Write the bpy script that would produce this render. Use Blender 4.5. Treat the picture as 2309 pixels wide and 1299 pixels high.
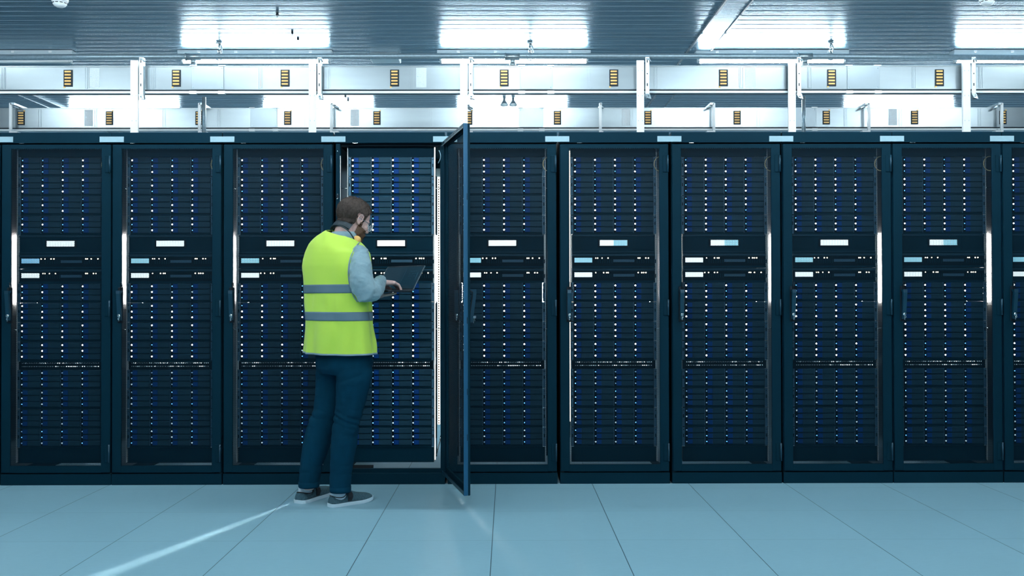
import bpy, math, random
from mathutils import Vector, Matrix, noise

for o in list(bpy.data.objects):
    bpy.data.objects.remove(o, do_unlink=True)
S = bpy.context.scene
COL = S.collection
PI = math.pi
V = Vector

# ------------------------------------------------------------------ camera
F_PX, CX, CY = 2090.0, 1154.5, 649.5
CAM_H = 1.162
PITCH, YAW, ROLL = 21.0 / F_PX, 10.5 / F_PX, 0.0018
fwd = V((math.sin(YAW) * math.cos(PITCH), math.cos(YAW) * math.cos(PITCH), math.sin(PITCH)))
r0 = V((math.cos(YAW), -math.sin(YAW), 0.0))
u0 = r0.cross(fwd)
rgt = (r0 * math.cos(ROLL) - u0 * math.sin(ROLL)).normalized()
upv = rgt.cross(fwd).normalized()
EYE = V((0, 0, CAM_H))
cam_data = bpy.data.cameras.new('camera')
cam = bpy.data.objects.new('camera', cam_data)
COL.objects.link(cam)
cam_data.sensor_width = 36.0
cam_data.lens = 36.0 * F_PX / 2309.0
cam_data.clip_end = 100
m = Matrix((rgt, upv, -fwd)).transposed().to_4x4()
m.translation = EYE
cam.matrix_world = m
S.camera = cam


def at(px, py, Y):
    """point on the plane y = Y that the photograph shows at pixel px, py"""
    d = fwd + rgt * ((px - CX) / F_PX) + upv * ((CY - py) / F_PX)
    return EYE + d * (Y / d.y)


# ------------------------------------------------------------------ view, world, light
S.view_settings.view_transform = 'Standard'
S.view_settings.look = 'None'
S.view_settings.gamma = 1.0
S.view_settings.use_curve_mapping = False
S.view_settings.exposure = 0.0
S.cycles.use_denoising = True
S.cycles.max_bounces = 8
S.cycles.transparent_max_bounces = 10
S.cycles.sample_clamp_indirect = 6.0
S.cycles.caustics_refractive = False
w = bpy.data.worlds.new('world')
w.use_nodes = True
w.node_tree.nodes['Background'].inputs[0].default_value = (0.35, 0.6, 0.8, 1)
w.node_tree.nodes['Background'].inputs[1].default_value = 0.05
S.world = w
TUBE = 125.0            # emission of the fluorescent tubes
TUBE_COL = (0.86, 0.96, 1.0)

# ------------------------------------------------------------------ materials
MATS = {}


def nt(name):
    m = bpy.data.materials.new(name)
    m.use_nodes = True
    MATS[name] = m
    return m, m.node_tree.nodes, m.node_tree.links


def srgb(r, g, b):
    def f(c):
        c /= 255.0
        return c / 12.92 if c <= 0.04045 else ((c + 0.055) / 1.055) ** 2.4
    return (f(r), f(g), f(b), 1.0)


def mat(name, col, rough=0.5, metal=0.0, spec=0.5, noise_amt=0.0, noise_scale=20.0, bump=0.0, stretch=(1, 1, 1), sheen=0.0, aniso=0.0):
    m, N, L = nt(name)
    p = N['Principled BSDF']
    p.inputs['Base Color'].default_value = col if len(col) == 4 else (*col, 1)
    p.inputs['Roughness'].default_value = rough
    p.inputs['Metallic'].default_value = metal
    p.inputs['Specular IOR Level'].default_value = spec
    if sheen:
        p.inputs['Sheen Weight'].default_value = sheen
    if aniso:
        p.inputs['Anisotropic'].default_value = aniso
    if noise_amt or bump:
        tc = N.new('ShaderNodeTexCoord')
        mp = N.new('ShaderNodeMapping')
        mp.inputs['Scale'].default_value = stretch
        L.new(tc.outputs['Object'], mp.inputs[0])
        n = N.new('ShaderNodeTexNoise')
        n.inputs['Scale'].default_value = noise_scale
        n.inputs['Detail'].default_value = 5
        L.new(mp.outputs[0], n.inputs[0])
        if noise_amt:
            mx = N.new('ShaderNodeMix')
            mx.data_type = 'RGBA'
            c = p.inputs['Base Color'].default_value[:]
            mx.inputs[6].default_value = tuple(max(0, v * (1 - noise_amt)) for v in c[:3]) + (1,)
            mx.inputs[7].default_value = tuple(min(1, v * (1 + noise_amt)) for v in c[:3]) + (1,)
            L.new(n.outputs[0], mx.inputs[0])
            L.new(mx.outputs[2], p.inputs['Base Color'])
        if bump:
            b = N.new('ShaderNodeBump')
            b.inputs['Strength'].default_value = bump
            b.inputs['Distance'].default_value = 0.004
            L.new(n.outputs[0], b.inputs['Height'])
            L.new(b.outputs[0], p.inputs['Normal'])
    return m


def emit(name, col, strength, base=(0.8, 0.8, 0.8)):
    m, N, L = nt(name)
    p = N['Principled BSDF']
    p.inputs['Base Color'].default_value = (*base, 1)
    p.inputs['Emission Color'].default_value = (*col, 1)
    p.inputs['Emission Strength'].default_value = strength
    p.inputs['Roughness'].default_value = 0.4
    return m


mat('cabinet_steel', (0.0013, 0.0215, 0.037), 0.55, 0.0, 0.07, 0.1, 300, 0.05)
mat('cabinet_edge', (0.015, 0.11, 0.21), 0.4, 0.3)
mat('hinge_steel', (0.004, 0.042, 0.072), 0.35, 0.2)
mat('panel_gloss', (0.10, 0.105, 0.11), 0.33, 0.85, 0.5, 0.15, 6, 0, (1, 1, 0.1))
mat('chassis', (0.0013, 0.0240, 0.042), 0.55, 0.0, 0.07, 0.1, 150)
mat('carrier', (0.0085, 0.043, 0.070), 0.5, 0.0, 0.2, 0.1, 400)
mat('ear', (0.04, 0.12, 0.19), 0.4, 0.3)
mat('latch_blue', (0.0003, 0.042, 0.19), 0.5, 0, 0.15)
mat('dark_gap', (0.0015, 0.008, 0.014), 0.6, 0, 0.06)
mat('nameplate', (0.02, 0.085, 0.14), 0.5)
mat('label', (0.32, 0.50, 0.58), 0.5, 0, 0.5, 0.05, 60)
mat('rail_metal', (0.75, 0.78, 0.78), 0.35, 0.6)
mat('chrome', (0.8, 0.85, 0.88), 0.15, 1.0)
mat('zinc', (0.42, 0.52, 0.57), 0.35, 0.8, 0.5, 0.25, 40, 0.15)
mat('pipe_zinc', (0.33, 0.45, 0.52), 0.38, 0.5, 0.5, 0.3, 60, 0.1)
mat('duct', (0.27, 0.32, 0.345), 0.28, 0.75, 0.5, 0.10, 5, 0.05, (0.6, 1, 4))
mat('duct_cover', (0.24, 0.29, 0.32), 0.35, 0.7, 0.5, 0.08, 9)
mat('white_paint', (0.78, 0.83, 0.85), 0.45)
mat('duct_label', (0.48, 0.54, 0.57), 0.5, 0, 0.5, 0.25, 160)
mat('black_plastic', (0.005, 0.011, 0.018), 0.45, 0, 0.2)
mat('amber', (0.80, 0.47, 0.14), 0.45)
mat('lamp_housing', (0.52, 0.64, 0.70), 0.4)
mat('plastic_white', (0.80, 0.87, 0.90), 0.4)
mat('copper_wire', (0.66, 0.55, 0.32), 0.4)
mat('wall_paint', (0.25, 0.34, 0.40), 0.7, 0, 0.3, 0.05, 3)
mat('lit_joint_bead', (0.40, 0.52, 0.60), 0.4, 0.3)  # paler than the boards: lamp highlights along the joints put into the colour
mat('floor_gap', (0.02, 0.04, 0.05), 0.8)
emit('tube_glow', TUBE_COL, TUBE)
emit('screen_white', (0.80, 0.93, 0.96), 1.25)
emit('screen_cyan', (0.04, 0.42, 0.80), 0.85)
emit('screen_teal', (0.14, 0.62, 0.85), 0.85)
emit('light_white', (0.85, 0.95, 1.0), 3.0)
emit('light_blue', (0.10, 0.48, 0.95), 2.2)
emit('light_soft', (0.45, 0.68, 0.80), 0.9)
emit('light_dim', (0.08, 0.30, 0.60), 0.8)
emit('light_warm', (1.0, 0.90, 0.66), 5.0)
emit('port_dim', (0.2, 0.4, 0.5), 0.35)
emit('cabinet_lamp', (1.0, 0.97, 0.92), 260.0)
emit('lit_rail_glow', (1.0, 0.88, 0.74), 2.0)  # painted glow for rail metal that only catches cabinet light

# ceiling: satin metal boards
m = mat('ceiling_metal', (0.165, 0.295, 0.375), 0.17, 0.92)
N, L = m.node_tree.nodes, m.node_tree.links
tc = N.new('ShaderNodeTexCoord'); mp = N.new('ShaderNodeMapping'); mp.inputs['Scale'].default_value = (0.35, 60, 1)
nz = N.new('ShaderNodeTexNoise'); nz.inputs['Scale'].default_value = 1.0; nz.inputs['Detail'].default_value = 3
mr = N.new('ShaderNodeMapRange'); mr.inputs[3].default_value = 0.25; mr.inputs[4].default_value = 0.29
L.new(tc.outputs['Object'], mp.inputs[0]); L.new(mp.outputs[0], nz.inputs[0]); L.new(nz.outputs[0], mr.inputs[0])
L.new(mr.outputs[0], N['Principled BSDF'].inputs['Roughness'])

# floor: laminate raised tiles, thin dark joints, fine brushed grain that differs from tile to tile
m, N, L = nt('floor_tiles')
p = N['Principled BSDF']
p.inputs['Roughness'].default_value = 0.42
p.inputs['Specular IOR Level'].default_value = 0.45
tc = N.new('ShaderNodeTexCoord')
mp = N.new('ShaderNodeMapping')
mp.inputs['Location'].default_value = (0.074 / 0.6, -5.644 / 0.6, 0)
mp.inputs['Scale'].default_value = (1 / 0.6, 1 / 0.6, 1)
L.new(tc.outputs['Object'], mp.inputs[0])
fr = N.new('ShaderNodeVectorMath'); fr.operation = 'FRACTION'; L.new(mp.outputs[0], fr.inputs[0])
fl = N.new('ShaderNodeVectorMath'); fl.operation = 'FLOOR'; L.new(mp.outputs[0], fl.inputs[0])
wn = N.new('ShaderNodeTexWhiteNoise'); L.new(fl.outputs[0], wn.inputs[0])
sp = N.new('ShaderNodeSeparateXYZ'); L.new(fr.outputs[0], sp.inputs[0])


def M_(op, a, b=None, c=None):
    n = N.new('ShaderNodeMath'); n.operation = op
    for i, x in enumerate((a, b, c)):
        if x is None:
            continue
        if isinstance(x, (int, float)):
            n.inputs[i].default_value = x
        else:
            L.new(x, n.inputs[i])
    return n.outputs[0]


dx = M_('SUBTRACT', 0.5, M_('ABSOLUTE', M_('SUBTRACT', sp.outputs[0], 0.5)))
dy = M_('SUBTRACT', 0.5, M_('ABSOLUTE', M_('SUBTRACT', sp.outputs[1], 0.5)))
jx = M_('LESS_THAN', dx, 0.0030)
jy = M_('MULTIPLY', M_('LESS_THAN', dy, 0.0025), 0.45)
joint = M_('MAXIMUM', jx, jy)
mg = N.new('ShaderNodeMapping'); mg.inputs['Scale'].default_value = (22, 90, 1); mg.inputs['Rotation'].default_value = (0, 0, 0.3)
L.new(tc.outputs['Object'], mg.inputs[0])
g = N.new('ShaderNodeTexNoise'); g.inputs['Scale'].default_value = 1; g.inputs['Detail'].default_value = 6; L.new(mg.outputs[0], g.inputs[0])
g2 = N.new('ShaderNodeTexNoise'); g2.inputs['Scale'].default_value = 2.3; g2.inputs['Detail'].default_value = 3; L.new(tc.outputs['Object'], g2.inputs[0])
v = M_('ADD', M_('MULTIPLY', g.outputs[0], 0.22), M_('ADD', M_('MULTIPLY', wn.outputs[0], 0.06), M_('MULTIPLY', g2.outputs[0], 0.16)))
mr = N.new('ShaderNodeMapRange'); mr.inputs[1].default_value = 0.0; mr.inputs[2].default_value = 0.42; L.new(v, mr.inputs[0])
cr = N.new('ShaderNodeMix'); cr.data_type = 'RGBA'
cr.inputs[6].default_value = (0.22, 0.41, 0.50, 1); cr.inputs[7].default_value = (0.28, 0.51, 0.61, 1)
L.new(mr.outputs[0], cr.inputs[0])
cj = N.new('ShaderNodeMix'); cj.data_type = 'RGBA'; cj.inputs[7].default_value = (0.03, 0.08, 0.11, 1)
L.new(joint, cj.inputs[0]); L.new(cr.outputs[2], cj.inputs[6]); L.new(cj.outputs[2], p.inputs['Base Color'])
bp = N.new('ShaderNodeBump'); bp.inputs['Strength'].default_value = 0.08; bp.inputs['Distance'].default_value = 0.002
L.new(g.outputs[0], bp.inputs['Height']); L.new(bp.outputs[0], p.inputs['Normal'])

# perforated sheet of the cabinet doors: real hexagonally staggered holes cut by the shader
m, N, L = nt('perforated_steel')
p = N['Principled BSDF']
p.inputs['Base Color'].default_value = (0.0018, 0.015, 0.028, 1)
p.inputs['Roughness'].default_value = 0.45
p.inputs['Specular IOR Level'].default_value = 0.15
tc = N.new('ShaderNodeTexCoord')
sp = N.new('ShaderNodeSeparateXYZ'); L.new(tc.outputs['Object'], sp.inputs[0])
PX, PZ, HR = 0.0066, 0.0066 * 1.732, 0.0030


def cell(off):
    a = M_('SUBTRACT', M_('PINGPONG', M_('ADD', sp.outputs[0], 10.0 + off * PX / 2), PX / 2), 0.0)
    b = M_('PINGPONG', M_('ADD', sp.outputs[2], 10.0 * PZ + off * PZ / 2), PZ / 2)
    return M_('ADD', M_('MULTIPLY', a, a), M_('MULTIPLY', b, b))


hole = M_('LESS_THAN', M_('MINIMUM', cell(0), cell(1)), HR * HR)
tr = N.new('ShaderNodeBsdfTransparent')
ms = N.new('ShaderNodeMixShader')
L.new(hole, ms.inputs[0]); L.new(p.outputs[0], ms.inputs[1]); L.new(tr.outputs[0], ms.inputs[2])
L.new(ms.outputs[0], N['Material Output'].inputs['Surface'])


# ------------------------------------------------------------------ mesh helper
class MB:
    def __init__(self):
        self.v = []; self.f = []; self.mi = []; self.mats = []; self.sm = []

    def _m(self, name):
        if name not in self.mats:
            self.mats.append(name)
        return self.mats.index(name)

    def add(self, vs, fs, mt, smooth=False):
        n = len(self.v); k = self._m(mt)
        self.v.extend(tuple(x) for x in vs)
        for f in fs:
            self.f.append(tuple(i + n for i in f)); self.mi.append(k); self.sm.append(smooth)
        return self

    def box(self, x0, x1, y0, y1, z0, z1, mt, bev=0.0):
        if bev > 0:
            b = bev
            vs = []
            for z in (z0, z1):
                zz = z + (b if z == z0 else -b)
                vs += [(x0 + b, y0, zz), (x1 - b, y0, zz), (x1, y0 + b, zz), (x1, y1 - b, zz), (x1 - b, y1, zz), (x0 + b, y1, zz), (x0, y1 - b, zz), (x0, y0 + b, zz)]
            vs += [(x0 + b, y0 + b, z0), (x1 - b, y0 + b, z0), (x1 - b, y1 - b, z0), (x0 + b, y1 - b, z0)]
            vs += [(x0 + b, y0 + b, z1), (x1 - b, y0 + b, z1), (x1 - b, y1 - b, z1), (x0 + b, y1 - b, z1)]
            fs = [(i, (i + 1) % 8, 8 + (i + 1) % 8, 8 + i) for i in range(8)]
            fs += [(16, 19, 18, 17), (20, 21, 22, 23)]
            fs += [(0, 16, 17, 1), (1, 17, 2), (2, 17, 18, 3), (3, 18, 4), (4, 18, 19, 5), (5, 19, 6), (6, 19, 16, 7), (7, 16, 0)]
            fs += [(8, 9, 21, 20), (9, 10, 21), (10, 11, 22, 21), (11, 12, 22), (12, 13, 23, 22), (13, 14, 23), (14, 15, 20, 23), (15, 8, 20)]
            return self.add(vs, fs, mt)
        vs = [(x0, y0, z0), (x1, y0, z0), (x1, y1, z0), (x0, y1, z0), (x0, y0, z1), (x1, y0, z1), (x1, y1, z1), (x0, y1, z1)]
        return self.add(vs, [(0, 3, 2, 1), (4, 5, 6, 7), (0, 1, 5, 4), (1, 2, 6, 5), (2, 3, 7, 6), (3, 0, 4, 7)], mt)

    def loft(self, rings, mt, smooth=True, cap=True, closed=False):
        n = len(rings[0]); vs = [p for r in rings for p in r]; fs = []
        R = len(rings)
        for i in range(R if closed else R - 1):
            a, b = i * n, ((i + 1) % R) * n
            for j in range(n):
                k = (j + 1) % n
                fs.append((a + j, a + k, b + k, b + j))
        if cap and not closed:
            c0 = sum((V(p) for p in rings[0]), V()) / n; c1 = sum((V(p) for p in rings[-1]), V()) / n
            vs += [c0, c1]; q = len(vs)
            for j in range(n):
                k = (j + 1) % n
                fs.append((q - 2, k, j)); fs.append((q - 1, (R - 1) * n + j, (R - 1) * n + k))
        return self.add(vs, fs, mt, smooth)

    def tube(self, pts, r, mt, n=10, cap=True, closed=False):
        pts = [V(p) for p in pts]; rs = r if isinstance(r, (list, tuple)) else [r] * len(pts)
        rings = []; prev = None
        for i, p in enumerate(pts):
            a = pts[i - 1] if (i > 0 or closed) else p
            b = pts[(i + 1) % len(pts)] if (i < len(pts) - 1 or closed) else p
            t = (b - a).normalized()
            if prev is None:
                u = t.orthogonal().normalized()
            else:
                u = (prev - t * prev.dot(t)).normalized()
            prev = u; w_ = t.cross(u)
            rings.append([p + (u * math.cos(2 * PI * k / n) + w_ * math.sin(2 * PI * k / n)) * rs[i] for k in range(n)])
        return self.loft(rings, mt, True, cap, closed)

    def cyl(self, c, axis, r, h, mt, n=20, r2=None):
        a = V(axis).normalized()
        return self.tube([V(c), V(c) + a * h], [r, r if r2 is None else r2], mt, n)

    def ell(self, c, r, mt, nu=20, nv=12, M=None):
        vs = []; fs = []
        M = M or Matrix.Identity(3)
        for j in range(1, nv):
            t = PI * j / nv
            for i in range(nu):
                a = 2 * PI * i / nu
                vs.append(V(c) + M @ V((r[0] * math.sin(t) * math.cos(a), r[1] * math.sin(t) * math.sin(a), r[2] * math.cos(t))))
        for j in range(nv - 2):
            for i in range(nu):
                k = (i + 1) % nu
                fs.append((j * nu + i, (j + 1) * nu + i, (j + 1) * nu + k, j * nu + k))
        vs += [V(c) + M @ V((0, 0, r[2])), V(c) + M @ V((0, 0, -r[2]))]
        q = len(vs)
        for i in range(nu):
            k = (i + 1) % nu
            fs.append((q - 2, i, k)); fs.append((q - 1, (nv - 2) * nu + k, (nv - 2) * nu + i))
        return self.add(vs, fs, mt, True)

    def mesh(self, name):
        me = bpy.data.meshes.new(name)
        me.from_pydata(self.v, [], self.f)
        for x in self.mats:
            me.materials.append(MATS[x])
        me.polygons.foreach_set('material_index', self.mi)
        me.polygons.foreach_set('use_smooth', self.sm)
        me.update()
        return me

    def build(self, name, parent=None, loc=(0, 0, 0)):
        o = bpy.data.objects.new(name, self.mesh(name))
        COL.objects.link(o)
        o.location = loc
        if parent:
            o.parent = parent
        return o


def tag(o, label=None, cat=None, group=None, kind=None):
    if label: o['label'] = label
    if cat: o['category'] = cat
    if group: o['group'] = group
    if kind: o['kind'] = kind
    return o


def empty(name, loc=(0, 0, 0), rz=0.0):
    o = bpy.data.objects.new(name, None)
    o.empty_display_size = 0.1
    COL.objects.link(o)
    o.location = loc
    o.rotation_euler = (0, 0, rz)
    return o


def copy_tree(o, parent=None):
    c = o.copy()
    COL.objects.link(c)
    c.parent = parent
    for ch in KIDS.get(o.name, ()) or o.children:
        copy_tree(ch, c)
    return c


KIDS = {}


def learn(o):
    KIDS[o.name] = list(o.children)
    for c in o.children:
        learn(c)


# ------------------------------------------------------------------ room
CEIL = 3.162
XL, XR, YF, YB = -7.2, 7.4, -3.6, 13.0
MB().box(XL, XR, YF, YB, -0.06, 0.0, 'floor_tiles').build('floor')['kind'] = 'structure'
for nm, b in (('wall_left', (XL - .1, XL, YF, YB)), ('wall_right', (XR, XR + .1, YF, YB)),
              ('wall_back', (XL - .1, XR + .1, YB, YB + .1)), ('wall_front', (XL - .1, XR + .1, YF - .1, YF))):
    MB().box(*b, -0.06, CEIL + .1, 'wall_paint').build(nm)['kind'] = 'structure'
# ceiling boards run left-right, slightly crowned, with a small folded joint every 107 mm
prof = []
y = YF
while y < YB:
    for k in range(0, 9):
        t = k / 8
        prof.append((y + 0.102 * t, CEIL - 0.0003 * math.sin(PI * t)))
    for k in range(0, 7):
        t = k / 6
        prof.append((y + 0.1022 + 0.0046 * t, CEIL - 0.0016 * math.sin(PI * t)))
    y += 0.107
cb = MB()
vs = []
for (yy, zz) in prof:
    vs += [(XL, yy, zz), (XR, yy, zz)]
fs = [(2 * i, 2 * i + 1, 2 * i + 3, 2 * i + 2) for i in range(len(prof) - 1)]
per = 16
cb.add(vs, [f for i, f in enumerate(fs) if i % per < 8], 'ceiling_metal', False)
cb.add(vs, [f for i, f in enumerate(fs) if i % per >= 8], 'lit_joint_bead', False)
cb.box(XL, XR, YF, YB + .1, CEIL + .02, CEIL + .1, 'ceiling_metal')
cb.build('ceiling')['kind'] = 'structure'
for k, x0 in enumerate((1.475, -4.78)):
    wd = 0.165 if k == 0 else 0.13
    t_ = MB().box(x0, x0 + wd, YF, YB, CEIL - .012, CEIL - .001, 'ceiling_metal')
    t_.box(x0 - .012, x0, YF, YB, CEIL - .016, CEIL - .001, 'duct_cover').box(x0 + wd, x0 + wd + .012, YF, YB, CEIL - .016, CEIL - .001, 'duct_cover')
    yy = YF + .2
    while yy < YB:
        for xx in (x0 - .006, x0 + wd + .006):
            t_.cyl((xx, yy, CEIL - .021), (0, 0, 1), .007, .006, 'pipe_zinc', 8)
        yy += .45
    t_.build('trim_%d' % (k + 1))['kind'] = 'structure'

# ------------------------------------------------------------------ ceiling lights (surface battens)
def make_light(lit=True):
    r = empty('batten_light')
    h = MB()
    prof = [(-.045, 0), (-.045, -.018), (-.030, -.052), (.030, -.052), (.045, -.018), (.045, 0)]
    for s, e in ((-.62, .62),):
        h.loft([[(s, a, b) for a, b in prof], [(s + .03, a, b) for a, b in prof], [(e - .03, a, b) for a, b in prof], [(e, a * .9, b * .8) for a, b in prof]], 'lamp_housing', False)
    for x in (-.45, -.15, .15, .45):
        h.box(x - .012, x + .012, -.050, -.040, -.022, -.006, 'plastic_white')
    h.build('housing', r)
    t = MB()
    t.tube([(-.595, 0, -.078), (.595, 0, -.078)], .019, 'tube_glow' if lit else 'plastic_white', 14)
    t.build('tube', r)
    for s in (-1, 1):
        c = MB()
        c.tube([(s * .60, 0, -.078), (s * .585, 0, -.078)], [.021, .021], 'plastic_white', 14)
        c.box(s * .59 - .012, s * .59 + .012, -.014, .014, -.07, -.045, 'plastic_white')
        c.build('end_cap', r)
    return r


lon = make_light(True)
learn(lon)
loff = make_light(False)
first = True
ROWS = {7.5: 'front', 10.0: 'rear'}
XW = {-2: 'leftmost', -1: 'second from the left', 0: 'middle', 1: 'fourth from the left', 2: 'rightmost', -3: 'far left', 3: 'far right'}
for yr in (0.0, 2.5, 5.0, 7.5, 10.0):
    for k in range(-3, 4):
        if abs(.057 + 2.09 * k) > 6.6 or (yr == 10.0 and k == 1) or (yr <= 5.0 and abs(k) == 3) or (yr < 1 and abs(k) > 1):
            continue
        if yr == 7.5 and k == -2:
            o = loff
            tag(o, 'unlit tube light on the ceiling behind the pipe, far from the open door', 'ceiling light', 'tube lights on the ceiling')
        else:
            o = lon if first else copy_tree(lon)
            first = False
            if yr == 7.5:
                lb = 'glowing tube light behind the pipe, ' + {-1: 'above the third cabinet past the man', 0: 'above the first cabinet past the open door', 1: 'beside the slanting ceiling strip', 2: 'last lit one at the photo edge'}.get(k, 'beyond the photo edge')
            elif yr == 10.0:
                lb = 'glowing tube light of the far row, glow ' + {-2: 'over the unlit light side', -1: 'above the open cabinet', 0: 'behind the two cone pendants', 2: 'last before the photo edge'}.get(k, 'beyond the photo edge')
            else:
                lb = ('glowing tube light over the aisle just before the cabinets' if yr > 3 else 'glowing tube light over the aisle near the camera')
            tag(o, lb, 'ceiling light', 'tube lights on the ceiling')
        o.location = (.057 + 2.09 * k, yr, CEIL - .004)
# ------------------------------------------------------------------ server cabinets
YF0 = 5.775                      # plane of the cabinet fronts
YS = 0.062                       # server fronts sit this far behind it
BX = [-250, 1.5, 250.5, 501, 752.3, 1005.8, 1259, 1512.3, 1764.3, 2012.8, 2261, 2509]
EDGE = [at(x, 620, YF0).x for x in BX]
HW = 0.3400                      # half width of a cabinet


def zf(y):
    return 1.162 + (670.5 - y) / (F_PX / YF0)


def zs(y):
    return 1.162 + (670.5 - y) / (F_PX / (YF0 + YS))


Z_TOP, Z_HB, Z_DT, Z_OT, Z_OB, Z_DB, Z_PL = zf(297.5), zf(321), zf(324.5), zf(333.5), zf(1047.5), zf(1063), zf(1066)
OPW = 0.281                      # half width of the door opening
DEPTH = 1.08


def make_door(root_name=None):
    """door in its own frame: hinge line at x = 0 (right), door runs to -x, front at y = -0.0; returned unparented parts"""
    d = MB()
    w = 2 * HW
    z0, z1 = Z_DB, Z_DT
    xl, xr = -w + .002, -.002
    ol, orr = -HW - OPW, -HW + OPW
    t = 0.015
    d.box(xl, ol, 0, t, z0, z1, 'cabinet_steel', .003)
    d.box(orr, xr, 0, t, z0, z1, 'cabinet_steel', .003)
    d.box(ol - .002, orr + .002, 0.001, t, z0, Z_OB, 'cabinet_steel')
    d.box(ol - .002, orr + .002, 0.001, t, Z_OT, z1, 'cabinet_steel')
    # folded inner returns with slots
    d.box(xl + .003, xl + .009, t, t + .021, z0, z1, 'cabinet_edge')
    d.box(xl, xl + .016, t - .002, t, z0 + .004, z1 - .004, 'cabinet_edge')
    d.box(xr - .022, xr - .016, t, t + .008, z0, z1, 'cabinet_steel')
    for zz, s in ((z1 - .005, 1), (z0 + .006, -1)):
        d.box(xl + .01, xr - .02, t, t + .020, zz - .004, zz + .004, 'cabinet_steel')
        d.box(xl + .01, xr - .02, t + .020, t + .022, zz - .016 if s > 0 else zz - .004, zz + .004 if s > 0 else zz + .016, 'hinge_steel')
    d.box(xl + .012, xr - .022, t + .018, t + .0225, z1 - .0225, z1 - .0195, 'rail_metal')  # pale strip painting the light along the lower edge of the top fold
    for k in range(6):
        x = xl + .06 + k * .105
        d.box(x, x + .014, t + .0219, t + .0226, z1 - .0150, z1 - .006, 'black_plastic')
        for zz in (z1 - .0079, z0 + .0001):
            d.box(x, x + .016, t + .004, t + .016, zz, zz + .0006, 'black_plastic')
    for zz in (z1 - .42, z0 + .30, z0 + .55, z1 - 1.1):
        d.box(xl + .001, xl + .020, t, t + .003, zz, zz + .035, 'black_plastic')
    # toothed upper edge of the perforated field
    n = 40
    for k in range(n):
        x = ol + (k + .5) * (2 * OPW) / n
        d.add([(x - .0066, .003, Z_OT + .001), (x + .0066, .003, Z_OT + .001), (x, .003, Z_OT - .0075), (x - .0066, .006, Z_OT + .001), (x + .0066, .006, Z_OT + .001), (x, .006, Z_OT - .0075)],
              [(0, 1, 2), (3, 5, 4), (0, 2, 5, 3), (1, 4, 5, 2), (0, 3, 4, 1)], 'cabinet_steel')
    pm = MB()
    for yy in (.0040, .0062):
        pm.add([(ol, yy, Z_OB), (orr, yy, Z_OB), (orr, yy, Z_OT), (ol, yy, Z_OT)], [(0, 1, 2, 3)], 'perforated_steel')
    hd = MB()     # swing handle, hinged at its foot, leaning out at the top
    hx = -2 * HW + .056
    hz = zf(710)
    zt = hz + .155
    hd.box(hx - .016, hx + .016, -.006, 0, hz - .045, zt + .02, 'black_plastic', .002)
    hd.loft([[(hx - .011, -.008, hz - .030), (hx + .011, -.008, hz - .030), (hx + .011, -.024, hz - .030), (hx - .011, -.024, hz - .030)],
             [(hx - .012, -.010, hz + .02), (hx + .012, -.010, hz + .02), (hx + .012, -.030, hz + .02), (hx - .012, -.030, hz + .02)],
             [(hx - .013, -.026, zt - .02), (hx + .013, -.026, zt - .02), (hx + .012, -.045, zt - .02), (hx - .012, -.045, zt - .02)],
             [(hx - .013, -.004, zt), (hx + .013, -.004, zt), (hx + .013, -.043, zt), (hx - .013, -.043, zt)]], 'hinge_steel', False)
    hd.tube([(hx + .012, -.004, zt), (hx + .012, -.012, zt + .045), (hx + .002, -.012, zt + .05), (hx + .002, -.004, zt)], .0022, 'black_plastic', 6)
    lk = MB()
    lk.cyl((hx, -.026, hz), (0, -1, 0), .0095, .006, 'chrome', 16)
    lk.box(hx - .002, hx + .002, -.044, -.030, hz - .007, hz + .007, 'chrome')
    lk.tube([(hx + .004, -.036, hz - .006), (hx + .006, -.038, hz - .018), (hx, -.038, hz - .022), (hx - .003, -.037, hz - .014)], .0018, 'chrome', 6)
    lk.box(hx - .003, hx + .003, -.031, -.0295, hz - .034, hz - .012, 'chrome')
    hg = []
    for za, zb in ((388, 350), (712, 676), (1040, 1000)):
        b = MB()
        z0_, z1_ = zf(za), zf(zb)
        b.box(-.036, -.004, -.004, 0, z0_, z1_, 'cabinet_steel', .0015)
        b.cyl((-.006, -.006, z0_), (0, 0, 1), .006, z1_ - z0_, 'hinge_steel', 10)
        b.box(-.0132, -.0120, -.0045, -.003, z0_ + .02, z1_ - .005, 'black_plastic')
        hg.append(b)
    return d, pm, hd, lk, hg


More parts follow.
